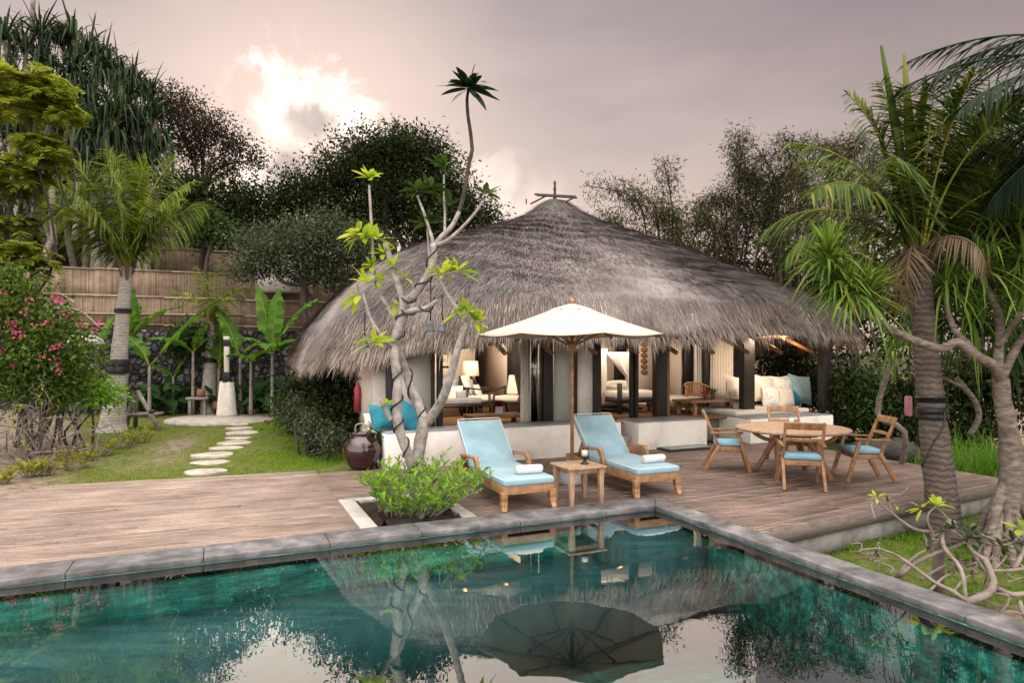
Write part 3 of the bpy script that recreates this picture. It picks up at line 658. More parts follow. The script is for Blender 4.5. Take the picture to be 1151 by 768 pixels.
pane(443, 484.5, B4+.03, 'glass_reflection'); pane(597, 611, B4+.03); pane(622.5, 644.5, B4+.03, 'glass_reflection'); q = MB(); q.ab(RA(649.2,B4), RA(666.8,B4), B4+.02, B4+.08, .5, 2.6); q.build('door_panel', M['plaster'], HO)
q = MB(); q.tube([W(RA(512,4.3), 4.3, 2.05), W(RA(596,4.4), 4.4, 2.2)], .03, 6); q.build('curtain_rail', M['teak'], HO)
# ---- curtains: hang from the rail, so things of their own
def curtain(name, p0, p1, b, z0, z1, label, mat='white_cloth', waves=7, amp=.035, group=None):
    a0, a1 = RA(p0, b), RA(p1, b); n = waves*8; t = np.linspace(0, 1, n); zz = np.linspace(z0, z1, 8)
    G = np.zeros((n, 8, 3))
    for j, z in enumerate(zz):
        f = j/7; w = (1-.12*math.sin(f*math.pi))
        for i, tt in enumerate(t):
            G[i,j] = W(a0+(a1-a0)*(.5+(tt-.5)*w), b+amp*math.sin(tt*waves*2*math.pi+.5*f)*(1-.3*f), z)
    o = MB().grid(G).build(name, M[mat], smooth=True, label=label, cat='curtain', group=group)
    s = o.modifiers.new('Solidify', 'SOLIDIFY'); s.thickness = .006; return o
curtain('curtain', 585, 597, B4+.16, .5, 2.5, 'bunched cream curtain at the edge of the living room opening', waves=4)
curtain('curtain', 600, 605, B4+.22, .5, 2.5, 'narrow cream curtain seen through the dark glass beside the opening', waves=2)
curtain('curtain', 606.5, 610, B4+.22, .5, 2.5, 'thin sliver of curtain just left of the broad dark door post', waves=2)
curtain('curtain', 780, 791, 5.5, .5, 2.7, 'cream curtain panel left of the thin dark pavilion post', waves=4)
curtain('curtain', 797.5, 825.5, 5.5, .5, 2.7, 'wide cream curtain hanging behind the pavilion table', waves=8)
curtain('curtain', 832, 837.5, 6.0, .5, 2.7, 'narrow cream curtain strip beside the thick black pavilion post', waves=2)
# ---- warm lamps in the rooms
def lamp(name, p, e):     # ceiling washers just inside the eave, turned toward the back walls
    l = bpy.data.lights.new(name, 'AREA'); l.shape = 'RECTANGLE'; l.size = 1.2; l.size_y = .25; l.energy = e; l.color = (1, .80, .60)
    o = bpy.data.objects.new(name, l); COL.objects.link(o); o.location = [float(x) for x in p]; o.rotation_euler = (R(84), 0, TH)
lamp('living_room_light', W(-.6, 5.0, 2.8), 150); lamp('bedroom_light', W(2.4, 5.0, 2.8), 85); lamp('pavilion_light', W(6.1, 3.9, 2.3), 40); lamp('bedroom_corner_light', W(3.7, 5.0, 2.75), 45)
pl = bpy.data.lights.new('eave_light', 'POINT'); pl.energy = 26; pl.shadow_soft_size = .03; pl.color = (1, .55, .22)
po = bpy.data.objects.new('eave_light', pl); COL.objects.link(po); po.location = [float(x) for x in W(6.0, 3.5, 2.2)]
# ---- furniture inside
def cushion(mb, c, w, h, t, Mx, pinch=.35, n=9):
    u = np.linspace(-1, 1, n); U, V = np.meshgrid(u, u, indexing='ij')
    th = t/2*((1-np.abs(U)**3.2)*(1-np.abs(V)**3.2))**.55
    k = 1-pinch*.3*(1-np.abs(U*V))*np.maximum(U**2, V**2)
    A_ = np.stack([U*w/2*k, th, V*h/2*k], -1); B2 = np.stack([U*w/2*k, -th, V*h/2*k], -1)
    Mx = np.array(Mx); mb.grid((A_ @ Mx.T)+c); mb.grid((B2[::-1] @ Mx.T)+c)
def rot(rx=0, ry=0, rz=0): return np.array((Matrix.Rotation(rz,3,'Z') @ Matrix.Rotation(ry,3,'Y') @ Matrix.Rotation(rx,3,'X')))
def throw(name, p, w, h, t, mat, label, rx=.25, rz=TH, ry=0, cat='cushion', group=None):
    q = MB(); cushion(q, p, w, h, t, rot(rx, ry, rz)); return q.build(name, M[mat], smooth=True, label=label, cat=cat, group=group)
def apx(px, b, z): return W(RA(px, b), b, z)
throw('cushion', apx(430, 3.82, .83), .5, .46, .24, 'teal', 'upright teal cushion against the white corner column', rx=-.35, rz=TH+.5, group='teal cushions on the ledge')
throw('cushion', apx(462, 3.74, .80), .64, .46, .26, 'teal', 'large teal cushion leaning sideways behind the frangipani trunk', rx=-.55, rz=TH-.15, ry=.55, group='teal cushions on the ledge')
throw('cushion', apx(420, 4.2, .74), .34, .26, .14, 'white_cloth', 'small white cushion in the corner of the ledge', rx=-.4)
def simple_seat(p, rz, label, back=True):
    """low wooden armchair with pale cushions, facing local -y"""
    e = empty('armchair', p, rz, label, 'armchair', 'armchairs in the living room'); z = 0
    f = MB()
    for sx in (-1, 1):
        f.beam([sx*.33,-.3,0],[sx*.31,-.26,.56],.035,.04); f.beam([sx*.33,.36,0],[sx*.31,.2,.6],.035,.04)
        f.beam([sx*.32,-.3,.56],[sx*.32,.3,.62],.05,.03); f.beam([sx*.3,.2,.3],[sx*.27,.42,.86],.035,.035)
    f.box([0,-.02,.3],[.6,.58,.05]); f.beam([-.28,.42,.84],[.28,.42,.84],.03,.06)
    f.build('frame', M['wood_dark'], e, local=True)
    s = MB(); s.box([0,-.04,.38],[.58,.56,.12]); s.build('seat_cushion', M['white_cloth'], e, bevel=.04, seg=3, smooth=True, local=True)
    s = MB(); s.box([0,.3,.66],[.54,.11,.46], M=rot(-.3)); s.build('back_cushion', M['white_cloth'], e, bevel=.04, seg=3, smooth=True, local=True)
    return e
simple_seat(apx(540, 6.7, .5), TH+1.0, 'dark framed armchair with cream cushions beside the table lamp')
simple_seat(apx(576, 6.3, .5), TH-.9, 'cream cushioned armchair half hidden by the bunched curtain')
throw('cushion', apx(537, 6.72, 1.02), .36, .34, .12, 'white_cloth', 'white cushion propped on the armchair beside the lamp', rx=-.3, rz=TH+.9)
e = empty('sofa', apx(506, 6.6, .5), TH, 'low grey sofa at the left of the living room', 'sofa')
q = MB(); q.box([0,0,.24],[1.3,.62,.06]); [q.box([sx*.6,sy*.26,.11],[.05,.05,.22]) for sx in (-1,1) for sy in (-1,1)]; q.build('frame', M['wood_dark'], e, local=True)
q = MB(); q.box([0,0,.34],[1.28,.6,.14]); q.build('seat_cushion', M['grey_cloth'], e, bevel=.04, seg=3, smooth=True, local=True)
q = MB(); q.box([0,.3,.58],[1.28,.14,.4], M=rot(-.2)); q.build('back_cushion', M['grey_cloth'], e, bevel=.04, seg=3, smooth=True, local=True)
throw('cushion', apx(512, 6.5, 1.0), .38, .36, .14, 'white_cloth', 'pale cushion standing on the grey sofa', rx=-.3)
throw('cushion', apx(517.5, 6.45, .95), .3, .26, .14, 'grey_cloth', 'small grey cushion on the right end of the sofa', rx=-.3)
e = empty('table_lamp', apx(529, 7.2, 1.0), 0, 'round dark table lamp with a cream drum shade', 'lamp')
q = MB(); q.lathe([0,0,0], [(.07,0),(.08,.02),(.05,.04),(.12,.1),(.15,.18),(.12,.27),(.04,.32),(.02,.36)], 18); q.build('lamp_base', M['jar'], e, smooth=True, local=True)
m_, t_, o_ = newmat('lit lamp shade'); p_ = N(t_, 'ShaderNodeBsdfPrincipled'); p_.inputs['Base Color'].default_value = (.75,.62,.48,1); p_.inputs['Emission Color'].default_value = (1,.68,.42,1); p_.inputs['Emission Strength'].default_value = .35; t_.links.new(p_.outputs[0], o_.inputs[0])
q = MB(); q.lathe([0,0,.36], [(.20,0),(.17,.34)], 24); q.build('lamp_shade', m_, e, smooth=True, local=True)
e = empty('side_cabinet', apx(529, 7.2, .5), TH, 'small dark table under the lamp', 'side table')
q = MB(); q.box([0,0,.48],[.5,.42,.04]); [q.box([sx*.2,sy*.16,.23],[.04,.04,.46]) for sx in (-1,1) for sy in (-1,1)]; q.build('table_frame', M['wood_dark'], e, local=True)
e = empty('coffee_table', apx(557, 4.75, .5), TH, 'low brown coffee table just inside the living room opening', 'coffee table')
q = MB(); q.box([0,0,.17],[1.15,.62,.05]); q.build('table_top', M['wood_brown'], e, bevel=.006, local=True)
for sx in (-1,1):
    for sy in (-1,1): q = MB(); q.box([sx*.5,sy*.25,.075],[.08,.08,.15]); q.build('leg', M['wood_brown'], e, local=True)
e = empty('flower_pot', apx(561, 4.75, .695), 0, 'square pot of dark red flowers on the coffee table', 'potted plant')
q = MB(); q.box([0,0,.075],[.15,.15,.15]); q.build('pot', M['conc'], e, bevel=.01, local=True)
q = MB(); n = 60; q.cards(np.c_[RNG.normal(size=(n,2))*.035, np.full(n,.15)], np.c_[RNG.normal(size=(n,2))*.6, np.ones(n)], RNG.normal(size=(n,3)), RNG.uniform(.06,.16,n), .035); q.build('foliage', leafmat('dark red leaves', [(.10,.008,.02),(.16,.015,.03),(.05,.05,.015)]), e, local=True)
e = empty('wall_ornament', apx(501, 7.9, 1.5), TH, 'three dark carved bars mounted on the living room wall', 'ornament')
for k in range(3): q = MB(); q.beam(apx(497.5, 7.9, 1.55+k*.33), apx(504, 7.9, 1.55+k*.33), .06, .05); q.build('carved_bar', M['wood_dark'], e)
# bedroom
e = empty('bed', apx(694, 6.3, .5), TH, 'white bed on a dark wooden frame in the bedroom', 'bed')
q = MB(); q.box([0,0,.3],[1.0,1.7,.1]); q.box([-.48,-.83,.35],[.08,.08,.7]); q.box([.48,-.83,.2],[.08,.08,.4]); q.box([0,.2,.06],[.9,1.2,.04])
q.build('bed_frame', M['wood_dark'], e, local=True)
q = MB(); q.box([0,0,.43],[.98,1.66,.18]); q.build('mattress', M['white_cloth'], e, bevel=.06, seg=3, smooth=True, local=True)
q = MB(); cushion(q, np.array([-.02,-.1,.6]), .8, .55, .26, rot(R(90))); q.build('pillow', M['white_cloth'], e, smooth=True, local=True)
# canopy net swept aside
def net(px_pts, b, label):
    G = np.zeros((len(px_pts), 7, 3))
    for i, (pl, pr, py) in enumerate(px_pts):
        for j in range(7):
            px = pl+(pr-pl)*j/6; a = RA(px, b); w = W(a, b); G[i,j] = [w[0], w[1]+.05*math.sin(j*2.1+i*.3), H-(py-YH)*w[1]/F]
    o = MB().grid(G).build('bed_net', M['white_cloth'], smooth=True, label=label, cat='bed net', group='bed nets'); s = o.modifiers.new('S','SOLIDIFY'); s.thickness = .006
net([(682,709,396),(687,709,404),(692,709,411),(698,709,418),(704,709.5,424),(705.5,709,440),(704.5,708.5,458)], 5.6, 'white bed net swept down to a knot at the right of the bed')
net([(675,683,392),(675,682,405),(675,682.5,420),(676,683,430),(676.5,681,438),(677,680,455)], 5.7, 'white bed net hanging straight at the left of the bed')
q = MB()
for k in range(6): q.lathe(apx(724, BB-.05, 2.12-k*.155), [(.02,-.07),(.085,-.04),(.1,0),(.085,.04),(.02,.07)], 12)
q.build('wall_carving', M['wood_brown'], label='tall brown bead carving hanging on the bedroom wall', cat='carving')
e = empty('daybed', apx(757, 5.6, .5), TH, 'white cushioned daybed beside the rattan chair', 'daybed')
q = MB(); q.box([0,0,.16],[1.0,.8,.1]); [q.box([sx*.45,sy*.35,.06],[.06,.06,.12]) for sx in (-1,1) for sy in (-1,1)]; q.build('frame', M['wood_brown'], e, local=True)
q = MB(); q.box([0,0,.28],[1.0,.8,.16]); q.build('mattress', M['white_cloth'], e, bevel=.05, seg=3, smooth=True, local=True)
e = empty('rattan_chair', apx(783, 5.25, .5), TH, 'honey rattan armchair with a rounded slatted back', 'chair')
q = MB()
for k in range(13):
    an = R(20+k*140/12); q.tube([[.3*math.cos(an), .26*math.sin(an)-.05,.0],[.3*math.cos(an), .26*math.sin(an)-.05,.55+.1*math.sin(an)]], .014, 6)
an = np.linspace(R(0), R(180), 15)
for z_ in (.3,.58): q.tube(np.c_[.32*np.cos(an), .28*np.sin(an)-.05, z_+.1*np.sin(an)], .022, 6)
q.build('chair_frame', M['rattan'], e, smooth=True, local=True)
q = MB(); q.box([0,-.05,.28],[.54,.5,.09]); q.build('seat_cushion', M['white_cloth'], e, bevel=.03, local=True)
e = empty('wooden_table', apx(800, 4.85, .08), TH, 'brown wooden table in the pavilion with flowers on it', 'table')
q = MB(); q.box([0,0,.72],[1.7,.7,.05]); q.build('table_top', M['wood_brown'], e, bevel=.006, local=True)
for sx in (-1, 1):
    for sy in (-1, 1): q = MB(); q.box([sx*.72,sy*.28,.35],[.09,.07,.69]); q.build('leg', M['wood_brown'], e, local=True)
e = empty('flower_pot', apx(794, 4.8, .825), 0, 'small pot of red flowers and green leaves on the pavilion table', 'potted plant')
q = MB(); q.lathe([0,0,0], [(.06,0),(.08,.07),(.075,.12),(.06,.13)], 14); q.lathe([.16,.02,0], [(.05,0),(.05,.16)], 12); q.build('pot', M['clay'], e, smooth=True, local=True)
q = MB(); n = 40; q.cards(np.c_[RNG.normal(size=(n,2))*.04+[.12,0], np.full(n,.13)], np.c_[RNG.normal(size=(n,2))*.6, np.ones(n)], RNG.normal(size=(n,3)), RNG.uniform(.08,.2,n), .04); q.build('foliage', M['lf_banana'], e, local=True)
q = MB(); n = 30; q.cards(np.c_[RNG.normal(size=(n,2))*.04, np.full(n,.13)], np.c_[RNG.normal(size=(n,2))*.7, np.ones(n)], RNG.normal(size=(n,3)), RNG.uniform(.05,.11,n), .05); q.build('blossom', M['flower'], e, local=True)
# pavilion daybed with cushions
MB().ab(4.95, 7.15, 3.9, 5.25, .52, .62).build('pavilion_mattress', M['white_cloth'], bevel=.04, seg=3, smooth=True, label='long white mattress on the pavilion bench', cat='mattress')
B5 = 4.95
PIL = [(828,441,.50,.15,'white_cloth','white cushion at the left end of the pavilion bench, left of the black post'),
 (857,440,.52,.1,'white_cloth','tall white cushion just right of the thick black post'),
 (880,440,.50,-.05,'pale_blue_cloth','patterned white and blue cushion at the middle back of the bench')]
for px, py, s_, ry, mt, lb in PIL: throw('cushion', at(px, py-3, W(RA(px,B5),B5)[1]), s_*1.32, s_*1.3, .30, mt, lb, rx=-.2, ry=ry, group='cushions on the pavilion bench')
for px, py, s_, ry, mt, lb, b_ in [(832,449,.42,-.1,'white_cloth','smaller white cushion in front at the left end of the bench',4.75),(866,448,.40,.12,'pale_blue_cloth','small patterned cushion in the front row of the bench',4.7),
   (882,449,.40,.0,'white_cloth','small white cushion front and centre on the pavilion bench',4.68),(899,440,.56,.14,'cush_blue','big pale blue cushion at the right end of the pavilion bench',4.85),(891,449,.30,.3,'teal','dark blue cushion peeking out beside the big pale blue one',4.82)]:
    throw('cushion', at(px, py-2, W(RA(px,b_),b_)[1]), s_*1.32, s_*1.3, .28, mt, lb, rx=-.22, ry=ry, group='cushions on the pavilion bench')
q = MB(); c_ = apx(402, 4.5, 1.12); q.lathe(c_, [(.05,-.26),(.065,-.24),(.065,.16),(.03,.22),(.02,.28)], 14); q.build('wall_cylinder', M['red'], smooth=True, label='dull red cylinder hanging in the shade beside the white column', cat='cylinder')
# ================================================================== furniture on the deck
def make_lounger(label):
    e = empty('sun_lounger', (0,0,0), 0, label, 'sun lounger', 'sun loungers beside the pool')
    f = MB()
    for sx in (-1, 1): f.box([sx*.325, 1.0, .255], [.04, 2.0, .11])
    f.box([0,.02,.255],[.66,.045,.11]); f.box([0,1.99,.255],[.66,.045,.11]); f.box([0,1.25,.215],[.62,.05,.05])
    for k in range(13): f.box([0,.1+k*.095,.292],[.61,.07,.018])
    f.build('frame', M['teak'], e, bevel=.006)
    for sx in (-1, 1):
        q = MB(); pts = [[sx*.325,.03,.24],[sx*.325,.03,.12],[sx*.33,.012,.05],[sx*.337,-.015,0]]
        for p, r, w0, w1 in zip(pts[:-1], pts[1:], (.085,.08,.068), (.08,.068,.058)): q.beam(p, r, w0, w0*.9, up=[0,1,0], w2=w1, h2=w1*.9)
        q.build('leg', M['teak'], e, bevel=.004)
        q = MB(); q.beam([sx*.325,1.92,.22],[sx*.325,1.98,0],.07,.06,up=[0,1,0],w2=.05,h2=.05); q.build('leg', M['teak'], e, bevel=.004)
        q = MB()
        q.beam([sx*.375,.76,.20],[sx*.375,.84,.49],.045,.085,up=[0,1,0]); q.beam([sx*.375,.835,.46],[sx*.375,.90,.53],.05,.085,up=[0,1,0])
        q.beam([sx*.375,.85,.53],[sx*.375,1.42,.49],.075,.035); q.beam([sx*.375,1.40,.24],[sx*.375,1.40,.49],.04,.06,up=[0,1,0])
        q.build('armrest', M['teak'], e, bevel=.008)
    A, B2 = np.array([0,1.24,.30]), np.array([0,1.78,.83]); d = nrm(B2-A)
    q = MB()
    for sx in (-1, 1): q.beam(A+[sx*.29,.03,-.0], B2+[sx*.29,.03,-.0], .04, .03)
    for k in range(7): c = A+d*(.08+k*.105)+np.array([0,.03,0]); q.beam(c-[.28,0,0], c+[.28,0,0], .06, .016, up=np.cross([1,0,0], d))
    q.beam([-.2,1.63,.66],[-.2,1.88,.25],.03,.03); q.beam([.2,1.63,.66],[.2,1.88,.25],.03,.03)
    q.build('backrest', M['teak'], e, bevel=.004)
    th = math.atan2(d[2], d[1])
    q = MB(); q.box([0,.615,.350],[.68,1.28,.09]); q.build('seat_cushion', M['cush_blue'], e, bevel=.03, seg=4, smooth=True)
    q = MB(); q.box((A+B2)/2+d*.03+np.array([0,-math.sin(th)*.055, math.cos(th)*.055]), [.68,.80,.09], M=rot(th)); bc = q.build('back_cushion', M['cush_blue'], e, bevel=.03, seg=4, smooth=True)
    q = MB()
    for z_ in (.383,): 
        x, y0, y1 = .33, -.012, 1.24; q.tube([[-x,y1,z_],[-x,y0+.03,z_],[-x+.03,y0,z_],[x-.03,y0,z_],[x,y0+.03,z_],[x,y1,z_]], .006, 6)
    nv = np.array([0,-math.sin(th)*.092, math.cos(th)*.092]); b0 = A+d*.05+nv; b1 = B2+d*.055+nv; x = np.array([.33,0,0])
    q.tube([b0-x, b1-x, b1-x+d*.02+x*.08, b1+x+d*.02-x*.08, b1+x, b0+x], .006, 6)
    q.build('piping', M['piping'], bc)
    return e
L1 = make_lounger('blue cushioned teak sun lounger beside the planter shrub')
XF.clear()
L2 = copy_tree(L1)
place(L1, W(-1.80, .07, 0), TH-.01); place(L2, W(.09, .05, 0), TH-.02, 'blue cushioned teak sun lounger at the pool corner, right of the little side table')
def towel(p, rz, label):
    q = MB(); Lh = .17
    prof = [(.001,-Lh),(.03,-Lh-.004),(.052,-Lh+.004),(.058,-Lh+.02),(.057,0),(.058,Lh-.02),(.052,Lh-.004),(.03,Lh+.004),(.001,Lh)]
    q.lathe([0,0,0], prof, 20, .012, M=rot(0, R(90), 0))
    an = np.linspace(0, 5*math.pi, 60); rr = .05*an/an[-1]+.003
    for sx in (-1, 1): q.tube(np.c_[np.full(60, sx*(Lh+.004)), rr*np.cos(an), rr*np.sin(an)], .004, 5)
    o = q.build('rolled_towel', M['towel'], smooth=True, label=label, cat='towel', group='rolled towels')
    o.location = p.tolist(); o.rotation_euler = (0,0,rz)
towel(W(-1.70, .30, .452), TH-.1, 'rolled white towel on the lounger next to the planter shrub')
towel(W(.22, .34, .452), TH+.02, 'rolled white towel on the lounger at the pool corner')
# ---- side table
e = empty('side_table', W(-1.045,.2,0), TH, 'small square teak side table between the two loungers', 'side table')
q = MB()
for k in range(5): q.box([0,-.216+k*.108,.475],[.54,.104,.028])
q.build('table_top', M['teak_grey'], e, bevel=.004, local=True)
q = MB()
for s_ in (-1,1): q.box([0,s_*.20,.425],[.42,.025,.06]); q.box([s_*.20,0,.425],[.025,.42,.06])
q.build('apron', M['teak_grey'], e, local=True)
for sx in (-1,1):
    for sy in (-1,1):
        q = MB(); q.beam([sx*.205,sy*.205,.46],[sx*.215,sy*.215,0],.075,.075,up=[0,1,0],w2=.045,h2=.045); q.build('leg', M['teak_grey'], e, bevel=.003, local=True)
def candle(p, label, stem=True):
    e = empty('candle_holder', p, 0, label, 'candle holder', 'candles on the tables')
    q = MB()
    if stem: q.lathe([0,0,0], [(.055,0),(.055,.01),(.03,.025),(.018,.05),(.03,.075),(.05,.09),(.055,.1)], 20); z = .1
    else: q.lathe([0,0,0], [(.07,0),(.085,.02),(.08,.024)], 20); z = .024
    q.build('holder_base', M['black'], e, smooth=True, local=True)
    q = MB(); q.lathe([0,0,z], [(.036,0),(.036,.075),(.01,.078)], 18); q.build('candle', M['candle'], e, smooth=True, local=True)
    q = MB(); q.lathe([0,0,z], [(.048,0),(.055,.05),(.052,.16)], 24); q.build('glass_shade', M['clear'], e, smooth=True, local=True)
candle(W(-.97,.16,.489), 'black stemmed candle holder with a glass shade on the side table')
# ---- parasol
UD = 9.65; UB = np.array([(643-CX)/F*UD, UD, 0]); RIM = H+17*UD/F; TOPZ = H+53*UD/F; UR = 103/F*UD
e = empty('parasol', UB, 0, 'big cream canvas parasol on a teak pole behind the side table', 'parasol')
q = MB(); q.tube([[0,0,.3],[0,0,TOPZ-.06]], .027, 14); q.lathe([0,0,TOPZ-.03], [(.02,0),(.035,.05),(.04,.075),(.02,.1),(.0,.105)], 14); q.build('pole', M['teak'], e, smooth=True, local=True)
def canopy_mesh(r0, r1, z0, z1, n=8, sag=.05, ring=7):
    q = MB(); G = []
    for k in range(n*6+1):
        an = 2*math.pi*k/(n*6)+.2; u = (k % 6)/6; side = math.cos(math.pi/n)/math.cos((u-.5)*2*math.pi/n)
        row = []
        for j in range(ring):
            t = j/(ring-1); r = (r0+(r1-r0)*t)*(side if True else 1)
            z = z0+(z1-z0)*t - sag*(t*(1-t))*1.4*1 - .03*t*math.sin(u*math.pi)*t*0
            row.append([r*math.cos(an), r*math.sin(an), z-.035*math.sin(u*math.pi)*t*t])
        G.append(row)
    return q.grid(np.array(G))
cn = canopy_mesh(.26, UR*1.04, TOPZ-.085, RIM); o = cn.build('canopy', M['canvas'], e, smooth=False, local=True)
md = o.modifiers.new('Solid','SOLIDIFY'); md.thickness = .006
v_ = canopy_mesh(.03, .34, TOPZ-.01, TOPZ-.10, sag=.0, ring=4).build('vent_cap', M['canvas'], o, local=True); md = v_.modifiers.new('Solid','SOLIDIFY'); md.thickness = .005
q = MB(); q.lathe([0,0,RIM-.20], [(.045,0),(.065,.02),(.065,.07),(.05,.1)], 14); q.build('runner', M['teak'], e, smooth=True, local=True); q = MB(); q.lathe([0,0,TOPZ-.14], [(.06,0),(.06,.05)], 14); q.build('hub', M['teak'], e, smooth=True, local=True)
for k in range(8):
    an = 2*math.pi*k/8+.2; c_ = np.array([math.cos(an), math.sin(an), 0])
    q = MB(); q.beam(c_*.05+[0,0,TOPZ-.12], c_*UR*1.01+[0,0,RIM-.02], .022, .026); q.beam(c_*.06+[0,0,RIM-.14], c_*UR*.52+[0,0,RIM+.155], .02, .022)
    q.build('rib', M['teak'], e, local=True)
q = MB(); q.lathe([-.02, -.02, 0], [(.19,0),(.19,.05),(.185,.2),(.15,.3),(.05,.335),(.03,.34)], 28); q.build('base', M['ledge'], e, smooth=True, local=True)
# ---- dining set
TC = np.array([4.39, 10.32, 0])
e = empty('dining_table', TC, .2, 'large round teak dining table on splayed legs', 'dining table')
q = MB(); q.lathe([0,0,.70], [(.83,0),(.845,.012),(.845,.034),(.83,.045)], 64); q.build('table_top', M['teak_grey'], e, local=True)
q = MB(); q.lathe([0,0,.55],[(.10,0),(.10,.11),(.3,.14)], 12); q.box([0,0,.675],[1.1,.09,.05]); q.box([0,0,.674],[.09,1.1,.05]); q.build('hub', M['teak'], e, local=True)
for k in range(4):
    an = R(35)+k*math.pi/2; c_ = np.array([math.cos(an), math.sin(an), 0])
    q = MB(); q.beam(c_*.18+[0,0,.69], c_*.58, .075, .11, up=np.cross(c_, UP), w2=.06, h2=.07)
    pts = curve([c_*.66+[0,0,.685], c_*.60+[0,0,.60], c_*.45+[0,0,.53], c_*.30+[0,0,.50]], 12); q.tube(pts, .033, 8); q.build('leg', M['teak'], e, bevel=.003, local=True)
candle(TC+np.array([.1,.25,.747]), 'clear glass candle bowl on the round dining table', stem=False)
def make_chair(label):
    """seat faces local +y"""
    e = empty('dining_chair', (0,0,0), 0, label, 'dining chair', 'teak dining chairs round the table')
    X_ = .27
    for sx in (-1, 1):
        q = MB(); q.beam([sx*X_,.34,0],[sx*X_,.16,.63],.042,.055,up=[0,1,0],w2=.04,h2=.05); q.build('leg', M['teak'], e, bevel=.004)
        q = MB(); q.beam([sx*X_*.98,-.36,0],[sx*X_*.95,-.13,.42],.04,.06,up=[0,1,0],h2=.06); q.build('leg', M['teak'], e, bevel=.004)
        q = MB(); q.beam([sx*(X_+.01),.23,.635],[sx*(X_+.0),-.27,.615],.06,.028,w2=.045); q.build('armrest', M['teak'], e, bevel=.006)
    q = MB()
    for sx in (-1, 1): q.beam([sx*.25,-.12,.36],[sx*.25,-.365,.955],.036,.045,up=[0,1,0],h2=.034)
    for z_, hh, yy in ((.90,.105,-.342), (.70,.05,-.262)):
        pts = [[x*.25, yy-.03*(1-x*x), z_] for x in np.linspace(-1,1,7)]
        for p_, r_ in zip(pts[:-1], pts[1:]): q.beam(p_, r_, .024, hh, up=[0,-.38,.92])
    q.build('backrest', M['teak'], e, bevel=.004)
    q = MB(); q.box([0,.19,.365],[.52,.035,.075]); q.box([0,-.16,.365],[.50,.035,.075])
    for sx in (-1,1): q.box([sx*.245,.01,.365],[.03,.38,.075])
    q.box([0,.01,.395],[.48,.36,.012]); q.build('seat', M['teak'], e, bevel=.004)
    q = MB(); q.box([0,.03,.44],[.50,.46,.065]); q.build('cushion', M['cush_chair'], e, bevel=.025, seg=3, smooth=True)
    return e
C1 = make_chair('teak dining chair seen from behind in front of the round table'); XF.clear()
CH = [((4.13,9.42), 75, None), ((3.52,10.80), -14, 'teak dining chair at the left side of the table, near the white parapet'),
      ((5.33,10.0), 176, 'teak dining chair at the right side of the table, turned toward it'), ((4.79,11.42), -98, 'teak dining chair on the far side of the table, mostly hidden by it')]
for i, ((x, y), ang, lb) in enumerate(CH):
    o = C1 if i == 0 else copy_tree(C1); place(o, (x, y, .001), R(ang-90), lb)
# ---- mat, step, jar
e = empty('floor_mat', W(3.15,3.34,0), TH, 'dark framed grey floor mat in front of the low white wall', 'mat')
q = MB(); q.box([0,0,.02],[1.12,.5,.038]); q.build('mat_frame', M['wood_dark'], e, bevel=.005, local=True)
q = MB(); q.box([0,0,.041],[.98,.38,.006]); q.build('mat_pad', M['ledge'], e, local=True)
q = MB(); q.ab(1.74,2.13,3.33,3.72,.001,.12); q.build('wooden_step', M['teak'], bevel=.008, label='small wooden step at the gap between the white parapets', cat='step')
JP = ground(402, 531); JP = JP+[0,.28,0]
q = MB(); q.lathe(JP, [(.15,0),(.17,.01),(.24,.10),(.30,.22),(.315,.32),(.29,.42),(.22,.50),(.15,.54),(.145,.56),(.175,.585),(.17,.60),(.13,.59),(.13,.5),(.2,.4)], 40)
e = empty('glazed_jar', JP, 0, 'large dark maroon glazed jar at the corner of the white ledge', 'jar')
q.build('jar_body', M['jar'], e, smooth=True)
q = MB(); q.tube(curve([JP+[-.1,0,.58],JP+[-.09,0,.72],JP+[.04,0,.74],JP+[.08,0,.66],JP+[.07,0,.58]], 16), .012, 6); q.build('handle', M['bamboo_rail'], e, smooth=True)
# ================================================================== plants
def rand_dirs(n, up=0.0):
    v = RNG.normal(size=(n,3)); v[:,2] += up; return nrm(v)
def clumps(mb, cents, per, cr, L0, L1, asp=.42, kind='d', droop=.25, origin=None):
    C = np.repeat(np.asarray(cents, float), per, 0); n = len(C)
    off = RNG.normal(size=(n,3))*cr*np.array([1,1,.75]); P = C+off
    D = nrm(off)*.7+rand_dirs(n)*.8-UP*droop
    Ln = RNG.uniform(L0, L1, n)
    return mb.cards(P, D, rand_dirs(n, 1.2), Ln, Ln*asp, kind)
def lobe_centres(lobes, total, shell=2.6):
    vol = np.array([np.prod(r)**(2/3) for c, r in lobes]); out = []
    for (c, r), k in zip(lobes, np.maximum(3, (total*vol/vol.sum()).astype(int))):
        d = rand_dirs(k); rr = RNG.uniform(0, 1, k)**(1/shell)*(1+.16*RNG.normal(size=k))
        out.append(np.asarray(c)+d*np.asarray(r)*rr[:,None])
    return np.concatenate(out)
def plobe(px, py, rx, ry, d, rd=None):
    return at(px, py, d), np.array([rx*d/F, (rd if rd else rx*d/F), ry*d/F])
def limb_path(p, q, wob=.08, n=8):
    p = np.asarray(p, float); q = np.asarray(q, float); L_ = np.linalg.norm(q-p)
    m1 = p+(q-p)*.35+RNG.normal(size=3)*wob*L_+UP*.06*L_; m2 = p+(q-p)*.7+RNG.normal(size=3)*wob*L_
    return curve([p, m1, m2, q], n)
